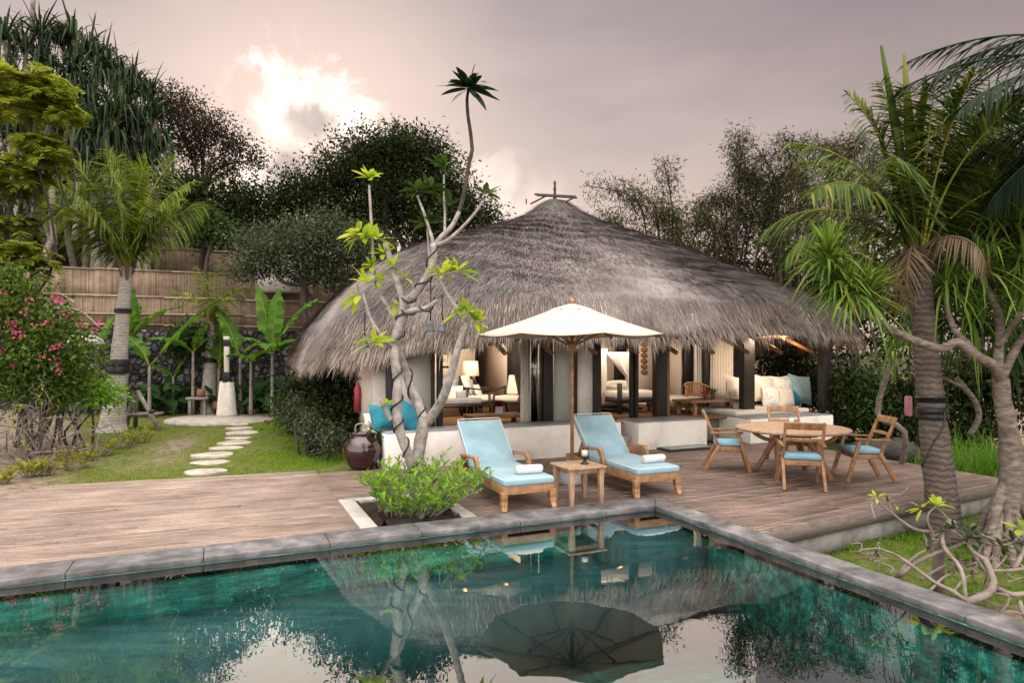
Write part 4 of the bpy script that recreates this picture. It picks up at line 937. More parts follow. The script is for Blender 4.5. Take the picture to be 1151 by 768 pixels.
def leafy_tree(name, base, fork, lobes, label, cat, leaf, bark, tr, ncl, per, cr, L0, L1, asp=.42, group=None, kind='d', twigs=2, shell=2.6):
    e = empty(name, base, 0, label, cat, group)
    t = MB(); path = limb_path(base, fork, .04, 9); t.tube(path, np.linspace(tr, tr*.6, len(path)), 9, lump=.05)
    for c, r in lobes:
        pth = limb_path(path[-2], c, .09, 9); t.tube(pth, np.linspace(tr*.42, tr*.08, len(pth)), 6)
        for _ in range(twigs):
            q = c+rand_dirs(1)[0]*r*RNG.uniform(.6,.95); s = pth[RNG.integers(4, len(pth))]
            pp = limb_path(s, q, .1, 6); t.tube(pp, np.linspace(tr*.13, tr*.03, len(pp)), 5)
    t.build('trunk', M[bark], e, smooth=True)
    clumps(MB_ := MB(), lobe_centres(lobes, ncl, shell), per, cr, L0, L1, asp, kind); MB_.build('crown', M[leaf], e)
    return e
# ---- fronds and rosettes
def frond(lf, ra, base, az, el, L_, droop, n, ll, lw, hang=.35, vee=.5, rr=.02, g=.25, side=None, roll=0.0, nseg=3, t0=.12):
    T = np.linspace(0, 1, 24); es = el-droop*T**1.4; hd = np.array([math.sin(az), math.cos(az), 0])
    st = hd*np.cos(es)[:,None]+UP*np.sin(es)[:,None]; pts = np.asarray(base)+np.r_[np.zeros((1,3)), np.cumsum(st[:-1], 0)]*(L_/23)
    ra.tube(pts, np.linspace(rr, rr*.2, 24), 5)
    t = np.linspace(t0, 1, n); P = np.stack([np.interp(t, T, pts[:,i]) for i in range(3)], 1); tg = nrm(np.stack([np.interp(t, T, st[:,i]) for i in range(3)], 1))
    sd0 = nrm(np.cross(tg, UP)); nn = np.cross(sd0, tg)
    sd = sd0*math.cos(roll)+nn*math.sin(roll); nn = np.cross(sd, tg)
    ln = ll*(.35+.65*np.sin(np.clip(t*1.05,0,1)*math.pi)**.7)*RNG.uniform(.85,1.1,n)
    for s in (-1, 1):
        D = sd*s*.85+tg*(vee+.5*t**2)[:,None]+nn*.22-UP*hang*RNG.uniform(.4,1.2,(n,1))+RNG.normal(size=(n,3))*.07
        lf.straps(P, D, ln, lw, g*RNG.uniform(.5,1.5,n), nseg, tw=.25)
def rosette(lf, c, ax, n, L0, L1, w, g=(.2,.6), kink=0.0, spread=(.15,1.5), nseg=4, kt=.55):
    ax = nrm(ax); a = RNG.uniform(0, 2*math.pi, n); th = RNG.uniform(*spread, n)
    u = nrm(np.cross(ax, [.3,.9,.2])); v = np.cross(ax, u)
    D = ax*np.cos(th)[:,None]+(u*np.cos(a)[:,None]+v*np.sin(a)[:,None])*np.sin(th)[:,None]
    lf.straps(np.asarray(c)+D*.04, D, RNG.uniform(L0, L1, n), w*RNG.uniform(.7,1.2,n), RNG.uniform(*g, n), nseg, kink=RNG.uniform(0,1,n)*kink, kt=kt)
def leafcluster(mb, c, ax, n, L_, w, spread=(.5,1.5)):
    ax = nrm(ax); a = np.arange(n)*2.4+RNG.normal(size=n)*.2; th = np.linspace(spread[0], spread[1], n)+RNG.normal(size=n)*.12
    u = nrm(np.cross(ax, [.3,.9,.2])); v = np.cross(ax, u)
    D = ax*np.cos(th)[:,None]+(u*np.cos(a)[:,None]+v*np.sin(a)[:,None])*np.sin(th)[:,None]
    ln = L_*RNG.uniform(.65,1.1,n)
    tp = lambda t: np.sin(np.clip(t,.0,1)**.8*math.pi)**.75*.98+.03
    mb.straps(np.asarray(c)+D*.02, D, ln, w*RNG.uniform(.85,1.15,n), RNG.uniform(.12,.42,n), 6, prof=tp, tw=.3)
# ------------------------------------------------------------------ the frangipani in the planter
PD = 8.62
def fp(*pts): return [at(p[0], p[1], PD+(p[2] if len(p) > 2 else 0)) for p in pts]
FB = fp((467,563))[0]; FB[2] = -.02
e = empty('frangipani_tree', FB, 0, 'pale gnarled frangipani tree growing from the stone edged planter', 'tree')
t = MB(); PXM = PD/F
def br(pts, w0, w1, n=14, seg=9): 
    c = curve(fp(*pts), n); t.tube(c, np.linspace(w0, w1, len(c))*PXM/2, seg, lump=.05)
c_ = curve([FB]+fp((466,534),(471,505),(476,480),(477,470)), 14); t.tube(c_, np.linspace(15, 13.5, len(c_))*PXM/2, 10, lump=.05)
br([(478,476),(484,470,-.05),(497,449,-.2),(507,422,-.3),(515,391,-.35),(524,363,-.35)], 12, 7)
br([(523,366,-.35),(516,352,-.32),(505,335,-.3),(494,315,-.3),(489,306,-.3)], 6, 3.5)
br([(477,474),(472,460,.1),(464,440,.18),(455,415,.2),(447,395,.12),(443,386,.05)], 11.5, 10)
br([(466,530),(459,512,-.1),(449,484,-.14),(446,462,-.14),(447,432,-.1),(444,404,-.02),(442,388,.04)], 11, 11)
br([(440,473,-.14),(433,460,-.2),(428,448,-.22)], 6.5, 5)
br([(442,390,.05),(447,374,.05),(452,360,.05),(454,345,.05),(454,336,.05)], 13, 11)
br([(454,340,.05),(449,325,.1),(443,308,.15),(437,287,.2),(433,273,.2)], 8, 6.5)
br([(454,340,.05),(464,333,.0),(476,318,-.05),(484,302,-.05),(488,286,-.05),(487,274,-.05)], 10, 7)
br([(487,278,-.05),(496,266,0),(508,254,.05),(516,238,.1)], 6, 4.8)
br([(490,276,-.05),(503,270,-.1),(516,259,-.15),(530,244,-.2),(545,224,-.22)], 5, 2.5)
br([(488,280,-.05),(484,262,.1),(476,238,.2),(469,220,.25)], 4.5, 2.5); br([(500,262,.05),(500,240,.3),(499,215,.4),(499,196,.45)], 3.5, 2.2)
br([(484,300,-.05),(482,280,.2),(480,256,.3)], 3.5, 2.2)
br([(455,352,.05),(465,349,-.1),(478,347,-.2),(491,338,-.25)], 7.5, 5)
br([(448,372,.05),(436,345,.3),(424,325,.35),(420,300,.38),(418,265,.4),(415,208,.42)], 5, 3)
br([(443,392,.05),(430,380,-.15),(417,360,-.2),(412,346,-.22),(408,330,-.22)], 5.5, 3.5); br([(420,366,-.2),(421,385,-.3),(416,394,-.32)], 3.5, 2.5)
t.build('trunk', M['bark_plum'], e, smooth=True)
t = MB(); br([(514,242,.1),(519,228,.13),(522,214,.15),(526,190,.18),(531,167,.2)], 5.2, 4.5); br([(531,169,.2),(529,150,.2),(526,130,.2),(525,112,.2),(527,98,.2)], 4.4, 3.4); t.build('upper_limb', M['bark_dark'], e, smooth=True)  # dark bark paints this limb's silhouette against the sky
lf = MB()
for (px, py, dz, ax, n, L_) in [(498,308,-.3,(0,-.2,1),16,.30),(513,305,-.3,(.5,-.2,.8),14,.30),(527,352,-.36,(.3,-.2,.9),13,.27),(534,362,-.36,(.8,-.2,.3),9,.27),(516,352,-.34,(-.6,-.3,.5),7,.24),
    (415,200,.42,(0,0,1),12,.26),(410,318,-.22,(-.2,-.2,1),10,.27),(404,332,-.22,(-.8,-.2,.2),7,.26),(420,385,-.34,(-.1,-.4,.9),13,.30),(409,268,.3,(-.2,-.3,1),15,.32),(402,262,.3,(-.7,-.3,.4),9,.28),(424,268,.3,(.5,-.3,.8),9,.26),
    (430,285,.2,(-.3,-.4,.7),8,.2),(440,300,.16,(.6,-.4,.5),7,.2),(418,300,.36,(-.5,-.4,.6),8,.22),(428,316,.3,(0,-.5,.8),9,.2),(437,455,-.2,(0,-.3,1),5,.16),(446,342,.1,(-.6,-.4,.3),4,.16),(455,312,.1,(.5,-.4,.3),5,.18)]:
    leafcluster(lf, at(px, py, PD+dz), ax, n, L_, .075)
lf.build('crown', M['lf_plum'], e)
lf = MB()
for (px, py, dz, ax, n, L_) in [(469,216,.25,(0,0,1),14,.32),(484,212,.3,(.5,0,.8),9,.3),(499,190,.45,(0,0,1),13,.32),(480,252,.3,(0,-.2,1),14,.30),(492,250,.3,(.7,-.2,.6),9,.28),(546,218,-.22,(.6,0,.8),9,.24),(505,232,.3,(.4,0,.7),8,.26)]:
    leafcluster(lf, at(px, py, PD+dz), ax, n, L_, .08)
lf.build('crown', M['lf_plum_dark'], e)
lf = MB(); leafcluster(lf, at(527,99,PD+.2), (.08,-.75,1), 26, .46, .10, (.35,1.9)); lf.build('crown', M['lf_silhouette'], e)
# ivy cable wound about the limbs
v = MB()
def wind(pts, rpx, turns, n=90):
    c = curve(fp(*pts), n); k = len(c); T = nrm(np.gradient(c, axis=0)); a = np.linspace(0, turns*2*math.pi, k)
    u = nrm(np.cross(T, [0,1,0])); w = np.cross(T, u); r = rpx*PXM/2+.008
    v.tube(c+(u*np.cos(a)[:,None]+w*np.sin(a)[:,None])*r, .011, 5)
wind([(466,530),(459,512,-.1),(449,484,-.14),(446,462,-.14),(447,432,-.1),(444,404,-.02)], 11.5, 5); wind([(477,474),(472,460,.1),(464,440,.18),(455,415,.2),(447,395,.12)], 11.5, 2.2)
wind([(442,390,.05),(452,360,.05),(454,336,.05)], 13, 2); wind([(454,340,.05),(464,333,0),(476,318,-.05),(484,302,-.05),(487,276,-.05)], 10, 2.5); wind([(452,352,.05),(465,349,-.1),(478,347,-.2),(491,338,-.25)], 7.5, 2)
v.build('winding_cable', M['black'], e, smooth=True)
def bell(px, py, top, dz, label):
    e = empty('bell_lamp', at(px, py+7, PD+dz), 0, label, 'lamp', 'bell lamps hanging in the frangipani')
    q = MB(); q.lathe([0,0,0], [(.058,0),(.062,.01),(.048,.04),(.042,.08),(.038,.11),(.016,.12),(.010,.15)], 18); q.build('lamp_shade', M['grey_metal'], e, smooth=True, local=True)
    q = MB(); q.tube([[0,0,.14],[0,0,(py+7-top)*PXM]], .009, 5); q.build('cord', M['black'], e, local=True)
bell(484, 366, 312, -.05, 'larger grey bell lamp hanging from the frangipani beside its right limb'); bell(497, 366, 333, -.28, 'smaller grey bell lamp hanging just right of the larger one'); bell(410, 384, 352, -.2, 'grey bell lamp hanging at the far left of the frangipani')
# planter
q = MB(); q.ab(-3.85,-3.66,.0,1.53,-.1,.012); q.ab(-2.67,-2.5,.0,1.53,-.1,.012); q.ab(-3.655,-2.675,1.36,1.53,-.1,.012); q.build('planter_kerb', M['conc'], bevel=.008, label='square pale stone kerb framing the planting bed by the pool', cat='planter')
G = np.zeros((16,16,3))
for i in range(16):
    for j in range(16): G[i,j] = W(-3.66+i*.99/15, .0+j*1.36/15, -.02+.03*RNG.normal())
MB().grid(G).build('planter_soil', M['soil'], smooth=True, kind='structure')
# shrub in the planter: upright leafy stems
def stem_shrub(name, centre, stems, hh, spread, label, leaf, bark, nl, L0, L1, w, cat='shrub', group=None, kind='6', asp=.42, lean=None):
    e = empty(name, centre, 0, label, cat, group); s = MB(); l = MB()
    for k in range(stems):
        a = RNG.uniform(0, 2*math.pi); r = math.sqrt(RNG.uniform(0,1)); hx = RNG.uniform(.6,1.05)*hh*(1-.35*r)
        b0 = centre+np.array([math.cos(a), math.sin(a), 0])*r*spread*.45; tip = centre+np.array([math.cos(a)*r*spread, math.sin(a)*r*spread, hx])
        if lean is not None: tip = tip+np.asarray(lean)*RNG.uniform(0,1)
        c = curve([b0, b0*.55+tip*.45+UP*hx*.12+RNG.normal(size=3)*.03, tip], 10); s.tube(c, np.linspace(.008,.003,len(c)), 5)
        tt = RNG.uniform(.12, 1.02, nl); P = np.stack([np.interp(tt, np.linspace(0,1,len(c)), c[:,i]) for i in range(3)], 1); tg = nrm(c[-1]-c[-3])
        az = RNG.uniform(0, 2*math.pi, nl); D = np.c_[np.cos(az), np.sin(az), RNG.uniform(-.1,.9,nl)]+tg*.6
        Ln = RNG.uniform(L0, L1, nl); l.cards(P, D, rand_dirs(nl, 1.6), Ln, Ln*asp, kind)
    s.build('stem', M[bark], e, smooth=True); l.build('foliage', M[leaf], e); return e
stem_shrub('planter_shrub', W(-3.12,.60,-.02), 84, .66, .88, 'bright lime green shrub filling the planter under the frangipani', 'lf_bright', 'bark', 30, .05, .115, .04, asp=.30, lean=[.32,.12,.14])
# ------------------------------------------------------------------ garden on the left
def trunk_rings(mb, path, r0, r1, n=46, seg=14, step=.07):
    c = curve(path, n); k = len(c); r = (r1+(r0-r1)*np.linspace(1, 0, k)**1.5)*(1+.03*np.abs(np.sin(np.cumsum(RNG.uniform(.7,1.9,k))))+.012*RNG.normal(size=k)); r[:4] *= np.array([1.22,1.14,1.07,1.03]); mb.tube(c, r, seg, lump=.02)
def ringbark(name, c0, c1, c2):
    m, t, out = newmat(name); l = t.links.new; p = N(t, 'ShaderNodeBsdfPrincipled'); p.inputs['Roughness'].default_value = .85
    tcx = N(t, 'ShaderNodeTexCoord'); wv = N(t, 'ShaderNodeTexWave', wave_type='BANDS', bands_direction='Z'); wv.inputs['Scale'].default_value = 4.2; wv.inputs['Distortion'].default_value = 5; wv.inputs['Detail'].default_value = 6; wv.inputs['Detail Scale'].default_value = 2.5
    no = N(t, 'ShaderNodeTexNoise'); no.inputs['Scale'].default_value = 5; no.inputs['Detail'].default_value = 8; l(tcx.outputs['Object'], wv.inputs[0]); l(tcx.outputs['Object'], no.inputs[0])
    r = ramp(t, [c0, c1, c2], [.05,.4,.95]); mm = N(t, 'ShaderNodeMath', operation='MULTIPLY_ADD'); mm.inputs[1].default_value = .34; hh = N(t, 'ShaderNodeMath', operation='MULTIPLY'); hh.inputs[1].default_value = .8
    l(no.outputs[0], hh.inputs[0]); l(wv.outputs['Fac'], mm.inputs[0]); l(hh.outputs[0], mm.inputs[2]); l(mm.outputs[0], r.inputs[0]); l(r.outputs[0], p.inputs['Base Color'])
    b = N(t, 'ShaderNodeBump'); b.inputs['Strength'].default_value = .6; b.inputs['Distance'].default_value = .03; l(mm.outputs[0], b.inputs['Height']); l(b.outputs[0], p.inputs['Normal']); l(p.outputs[0], out.inputs[0]); return m
M['ring_pale'] = ringbark('pale ringed palm bark', (.13,.11,.095), (.30,.265,.23), (.45,.41,.37)); M['ring_dark'] = ringbark('dark ringed palm bark', (.022,.015,.012), (.07,.051,.044), (.17,.135,.115))
def palm(name, base, top, r0, r1, fronds, label, bark, leaf, group=None, mid=None, strap=None, dead=0, lw=.03, hang=.35, lg=.25):
    e = empty(name, base, 0, label, 'palm', group)
    q = MB(); path = [base]+([mid] if mid is not None else [])+[top]; path = [base, *( [mid] if mid is not None else [base*.5+top*.5]), top]; trunk_rings(q, path, r0, r1); q.build('trunk', M[bark], e, smooth=True)
    l, ra = MB(), MB()
    for (az, el, L_, dr, n, ll, roll) in fronds: frond(l, ra, top+np.array([math.sin(R(az)), math.cos(R(az)), 0])*r1*.6, R(az), R(el), L_, dr, n, ll, lw, rr=.03*L_/2.6, roll=roll, hang=hang, g=lg)
    l.build('crown', M[leaf], e); ra.build('frond_rib', M['lf_croton'], e, smooth=True)
    q = MB()
    for k in range(9):
        a = RNG.uniform(0, 6.28); d = np.array([math.cos(a), math.sin(a), 0]); p0 = top+d*r1*.8-UP*RNG.uniform(.0,.5); q.straps(p0[None], (d*.25+UP)[None], RNG.uniform(.45,.9), .10, -.05, 4)
    q.build('leaf_base', M['lf_dead'], e)
    if dead:
        l, ra = MB(), MB()
        for k in range(dead): frond(l, ra, top, R(RNG.uniform(0,360)), R(RNG.uniform(-10,25)), RNG.uniform(.9,1.4), 2.1, 34, .4, .02, hang=1.3, rr=.02)
        l.build('dead_frond', M['lf_dead'], e); ra.build('dead_rib', M['lf_dead'], e)
    if strap:
        for (z0, z1) in strap:
            q = MB()
            for z_ in np.linspace(z0, z1, 3)[:-1]:
                f = (z_-base[2])/(top[2]-base[2]); rr = r0+(r1-r0)*f; c = path[0]+(path[-1]-path[0])*f
                if mid is not None: cc = curve(path, 40); i = np.argmin(abs(cc[:,2]-z_)); c = cc[i]
                q.lathe(c-[0,0,c[2]-z_], [(rr*1.07,0),(rr*1.10,.02),(rr*1.10,(z1-z0)/2-.02),(rr*1.05,(z1-z0)/2)], 20)
            q.build('strap', M['black'], e, smooth=True)
    return e
d = 16.2
palm('coconut_palm', at(126,482,d)*[1,1,0]+[0,0,-.08], at(143,300,d), .31, .13,
     [(a, el, L_, dr, 72, .95, rl) for a, el, L_, dr, rl in [(180,88,2.6,.25,.0),(0,84,2.7,.35,.2),(-95,80,2.9,.7,1.2),(-60,88,3.1,.5,.5),(70,84,3.0,.6,-1.1),(100,72,2.7,.95,-.6),(170,82,2.8,.7,1.3),(-160,70,2.4,1.1,.5),(-80,64,2.4,1.0,.9),(85,64,2.4,1.0,-.9),(20,72,2.5,.8,.5),(130,66,2.2,1.1,.3),(-130,64,2.2,1.1,-.3),(0,86,3.0,.5,1.4),(-100,72,2.6,.9,1.1)]],
     'stout ringed palm with black trunk straps at the left lawn edge', 'ring_pale', 'lf_palm', mid=at(133,410,d), strap=[(at(0,420,d)[2], at(0,404,d)[2]),(at(0,352,d)[2],at(0,347,d)[2])], lw=.045, hang=.55, lg=.35)
d = 21.0
palm('coconut_palm', at(234,464,d)*[1,1,0]+[0,0,-.08], at(238,362,d), .26, .12, [(-60,84,2.0,.7,44,.5,.2),(0,88,1.9,.4,44,.5,.1),(85,70,1.7,1.2,40,.48,.8),(-95,66,1.7,1.3,40,.48,.8),(180,78,1.7,.8,40,.48,.1),(130,60,1.5,1.3,36,.45,.2)],
     'young slender palm beside the white carved pillar', 'ring_pale', 'lf_palm', mid=at(236,410,d), strap=[(at(0,408,d)[2],at(0,402,d)[2])], lw=.05, hang=.5, lg=.4)
# paving circle, stepping stones, pillar, stool, pot, tripod
pc = W(-5.2, 13.45, 0)
q = MB(); an = np.linspace(0, 2*math.pi, 60, endpoint=False); q.prism(np.c_[pc[0]+1.5*np.cos(an)*(1+.01*np.sin(an*7)), pc[1]+1.5*np.sin(an)], -.1, .005); q.build('paving_circle', M['paver'], kind='structure')
STN = [(230,530,24,6,'stepping stone nearest the deck, broad and rounded'),(236,519.5,22,5,'second stepping stone from the deck'),(240.5,511,24,4.5,'third stepping stone from the deck, the widest'),(254,503,17,3.5,'fourth stepping stone from the deck'),(264,497.5,20,3,'middle stepping stone, long and thin'),(269,492,13,3,'small stepping stone past the middle of the path'),(273,486,19,3,'long stepping stone two short of the paved circle'),(270,481,14,2.4,'stepping stone next to last before the paved circle'),(268,476.5,13,2.0,'stepping stone touching the paved circle')]
for px, py, rx, ry, lb in STN:
    c = ground(px, py, -.02); rr = rx*c[1]/F; ry_ = rr*.68; an = np.linspace(0, 2*math.pi, 22, endpoint=False)
    w = 1+.10*np.sin(an*2+RNG.uniform(0,6))+.07*np.sin(an*3+RNG.uniform(0,6))+.03*RNG.normal(size=22)
    q = MB(); q.prism(np.c_[c[0]+rr*np.cos(an)*w, c[1]+ry_*np.sin(an)*w], -.12, -.022+RNG.uniform(0,.008)); q.build('stepping_stone', M['paver'], bevel=.01, label='pale '+lb, cat='stepping stone', group='stepping stones across the lawn')
pb_ = at(255,467,19.6); pb_[2] = .0; ht = at(255,430,19.6)[2]; hp = at(255,381,19.6)[2]
e = empty('carved_pillar', pb_, .2, 'slim black and white carved post on a tapering white base', 'pillar')
q = MB(); q.lathe([0,0,0], [(.30,0),(.29,.05),(.2,ht-.01),(.19,ht)], 18, .015); q.build('pillar_base', M['white_stone'], e, smooth=True, local=True)
q = MB(); q.box([0,0,(ht+.3+hp-.22)/2],[.14,.14,hp-.52-ht]); q.box([0,0,hp+.02],[.16,.16,.1]); q.build('shaft', M['white_stone'], e, bevel=.012, local=True)
q = MB(); q.box([0,0,ht+.15],[.2,.2,.3]); q.box([0,0,hp-.125],[.17,.17,.19]); q.box([0,0,ht+.012],[.24,.24,.02]); q.build('carved_band', M['black'], e, bevel=.02, local=True)
sp_ = at(222,466,19.9); sp_[2] = .0
e = empty('wooden_stool', sp_, .3, 'small rough wooden stool on the paved circle', 'stool')
q = MB(); q.box([0,0,.50],[.62,.34,.07]); q.build('seat', M['bark'], e, bevel=.015, local=True)
for sx in (-.2,.2): q = MB(); q.box([sx,0,.235],[.09,.22,.47]); q.build('leg', M['bark'], e, bevel=.01, local=True)
q = MB(); q.lathe(sp_+[.1,0,.536], [(.09,0),(.12,.06),(.12,.2),(.09,.24)], 18); q.build('clay_pot', M['clay'], smooth=True, label='small brown clay pot standing on the rough stool', cat='pot')
q = MB(); c = at(245,463,20.3); c[2] = 0; q.lathe(c, [(.1,0),(.2,.12),(.22,.22),(.15,.34),(.12,.38)], 20); q.build('clay_pot', M['clay'], smooth=True, label='round reddish clay pot behind the carved pillar', cat='pot')
d = 16.4; tp = at(152,436,d)
e = empty('tripod_stand', np.array([tp[0], d, -.06]), 0, 'rustic wooden tripod with a small shelf beside the stout palm', 'tripod')
for px, py, dd in ((180,482,0),(141,474,.5),(152,470,.9)):
    f = at(px, py, d+dd); f[2] = -.06; q = MB(); q.tube([tp+[0,dd*.05,.02], f], [.045,.06], 9); q.build('leg', M['bark'], e, smooth=True)
q = MB(); q.box([tp[0],d+.45,.32],[.7,.5,.05]); q.build('shelf', M['bark'], e)
q = MB(); q.lathe([tp[0],d+.02,tp[2]-.05], [(.10,0),(.11,.04),(.10,.12)], 12); q.build('lashing', M['black'], e, smooth=True)
for f in (.35,): q = MB(); q.lathe(np.array([at(171,463,d)[0],d,at(171,463,d)[2]]), [(.07,-.03),(.075,0),(.07,.05)], 12)
q.build('lashing', M['black'], e, smooth=True)
# ---- retaining wall and bamboo fences
def stonewall():
    m, t, out = newmat('dark boulder wall'); l = t.links.new; p = N(t, 'ShaderNodeBsdfPrincipled'); p.inputs['Roughness'].default_value = .9
    tcx = N(t, 'ShaderNodeTexCoord'); vo = N(t, 'ShaderNodeTexVoronoi'); vo.inputs['Scale'].default_value = 4.6; v2 = N(t, 'ShaderNodeTexVoronoi', feature='DISTANCE_TO_EDGE'); v2.inputs['Scale'].default_value = 4.6
    l(tcx.outputs['Object'], vo.inputs[0]); l(tcx.outputs['Object'], v2.inputs[0]); sp = N(t, 'ShaderNodeSeparateColor'); l(vo.outputs['Color'], sp.inputs[0])
    r = ramp(t, [(.02,.02,.023),(.07,.07,.075),(.17,.165,.16)], [0,.5,1]); l(sp.outputs[0], r.inputs[0]); r2 = ramp(t, [(.12,.12,.12),(1,1,1)], [.0,.16]); l(v2.outputs[0], r2.inputs[0])
    mx = N(t, 'ShaderNodeMix', data_type='RGBA', blend_type='MULTIPLY'); mx.inputs[0].default_value = 1; l(r.outputs[0], mx.inputs[6]); l(r2.outputs[0], mx.inputs[7]); l(mx.outputs[2], p.inputs['Base Color'])
    b = N(t, 'ShaderNodeBump'); b.inputs['Strength'].default_value = 1; b.inputs['Distance'].default_value = .12; l(r2.outputs[0], b.inputs['Height']); l(b.outputs[0], p.inputs['Normal']); l(p.outputs[0], out.inputs[0]); return m
M['boulder'] = stonewall()
q = MB(); na, nz_ = 120, 24; G = np.zeros((na, nz_, 3))
for i, a in enumerate(np.linspace(-22, 2.5, na)):
    for j, z in enumerate(np.linspace(-.2, 2.62, nz_)): G[i,j] = W(a, 17.5+.07*z+.05*RNG.normal(), z+.03*RNG.normal())
q.grid(G); q.ab(-22, 2.5, 17.66, 18.0, -.2, 2.63); q.build('retaining_wall', M['boulder'], smooth=True, label='dark boulder retaining wall along the back of the lawn', cat='wall')
def fence(a0, a1, b, z0, z1, label, rails=3):
    e = empty('bamboo_fence', W((a0+a1)/2, b, z0), TH, label, 'fence', 'bamboo screens stepping up the bank')
    q = MB(); a = a0
    while a < a1:
        w = RNG.uniform(.03,.055); q.ab(a, a+w*.94, b+RNG.normal()*.008, b+.03, z0, z1-RNG.uniform(0,.05)); a += w
    q.build('screen', M['bamboo'], e)
    for k in range(rails):
        z = z0+(z1-z0)*(k+.5)/rails if k < rails-1 else z1; q = MB()
        for aa in np.arange(a0, a1, 2.5): q.tube([W(aa, b-.03, z+RNG.normal()*.015), W(min(aa+2.5,a1), b-.03, z+RNG.normal()*.015)], .032, 6)
        q.build('rail', M['bamboo_rail'], e, smooth=True)
fence(-17, 1.5, 17.7, 2.6, 3.72, 'lowest bamboo screen fence standing on the boulder wall'); fence(-12, 2, 21.4, 3.55, 5.0, 'middle bamboo screen fence on the second terrace', 2); fence(-9.5, 1, 25.1, 5.0, 6.4, 'highest bamboo screen fence below the hillside trees', 2)
# gate opening with a stone hood
g0 = at(88, 424, 19.8); gz0, gz1 = at(0,424,19.8)[2], at(0,389,19.8)[2]
e = empty('garden_gate', np.array([g0[0], 19.8, gz0]), TH, 'narrow black gate under a rounded stone hood in the boulder wall', 'gate')
q = MB()
for k in range(5): q.box([-.24+k*.12,0,(gz1-gz0)/2],[.09,.05,gz1-gz0])
q.build('gate_panel', M['black'], e, bevel=.01, local=True)
q = MB(); q.lathe([.12,0,gz1-gz0], [(.55,.0),(.6,.05),(.5,.2),(.3,.32),(.0,.36)], 20, .02); q.build('hood', M['conc'], e, smooth=True, local=True)
# ---- banana plants along the wall
def banana(px, py, top, d, leaves, label, lean=0):
    b0 = at(px, py, d); b0[2] = -.05; tp = at(px+lean, top, d)
    e = empty('banana_plant', b0, 0, label, 'banana plant', 'banana plants along the boulder wall')
    q = MB(); c = curve([b0, b0*.5+tp*.5, tp], 8); q.tube(c, np.linspace(.06,.035,len(c)), 9); q.build('stem', M['bark'], e, smooth=True)
    l = MB(); rb = MB()
    for (az, el, L_, w, dr) in leaves:
        L_ *= 1.3; w *= 1.55
        T = np.linspace(0, 1, 15); az = R(az); es = R(el)-dr*T**1.5; hd = np.array([math.sin(az), math.cos(az), 0]); st = hd*np.cos(es)[:,None]+UP*np.sin(es)[:,None]
        pts = tp+np.r_[np.zeros((1,3)), np.cumsum(st[:-1],0)]*(L_/14); rb.tube(pts, np.linspace(.022,.006,15), 5)
        sd = nrm(np.cross(st, UP)); ww = w*np.clip((T-.12)*6,0,1)**.7*np.clip(1-T**4,.03,1)*.5; nn = np.cross(sd, st)
        for s in (-1,1):
            G = np.stack([pts, pts+sd*s*ww[:,None]*.55+nn*ww[:,None]*.22, pts+sd*s*(ww*(1+.06*RNG.normal(size=15)))[:,None]+nn*ww[:,None]*.12*RNG.normal(size=(15,1))], 1)
            for i in range(14):                      # blades tear between the veins
                g2 = G[i:i+2].copy(); tear = RNG.uniform() < .4; k_ = .2 if tear else .04
                g2[:,2] += RNG.normal(size=(2,3))*.02*(2 if tear else .5); g2[0,2] += (g2[1,2]-g2[0,2])*k_; l.add(g2.reshape(-1,3), [[[0,3,4,1],[1,4,5,2]]])
    l.build('leaf_blades', M['lf_banana'], e, smooth=True); rb.build('midrib', M['lf_croton'], e, smooth=True)
def bl(*a): return a
banana(143,452,385,20.4,[(-20,86,1.5,.42,.3),(75,55,1.5,.4,.9),(110,75,1.0,.35,.6)],'banana plant with one upright leaf right behind the stout palm')
banana(108,452,400,20.6,[(30,74,1.2,.36,.5),(75,40,.9,.35,.9)],'small banana plant between the gate and the stout palm')
banana(168,456,412,19.6,[(68,52,2.4,.5,.25),(-70,60,1.3,.4,1.2)],'banana plant with one long leaf slanting up to the right')
banana(217,460,396,20.2,[(-85,35,1.3,.4,1.2),(60,50,1.0,.34,1.2),(20,70,.9,.3,.8)],'banana plant with bent leaves left of the slender palm')
banana(246,460,415,20.8,[(-15,75,1.5,.45,.4),(60,60,.9,.4,.8)],'banana plant directly behind the carved pillar')
banana(243,458,392,21.6,[(80,30,1.0,.3,.9),(95,70,.8,.3,.8)],'banana plant with leaves spreading right of the slender palm')
banana(270,455,402,20.0,[(-60,62,1.5,.44,.35),(70,50,.8,.42,1.3)],'banana plant with a leaf slanting left above the paved circle')
banana(282,455,408,19.6,[(60,42,1.0,.5,1.1),(120,40,.8,.45,1.2),(-100,40,.6,.4,1.2)],'low broad leaved banana plant right of the carved pillar')
banana(306,452,396,19.2,[(-50,74,1.7,.42,.35),(60,62,1.6,.42,.5),(-95,40,1.0,.36,1.2),(100,35,1.0,.4,1.2),(10,84,1.5,.4,.3),(170,30,.9,.35,1.3)],'tall banana plant with a fan of leaves next to the thatch')
banana(195,458,425,20.6,[(-80,40,.8,.3,.9),(70,64,1.0,.34,.6)],'small banana plant between the tripod and the stool')
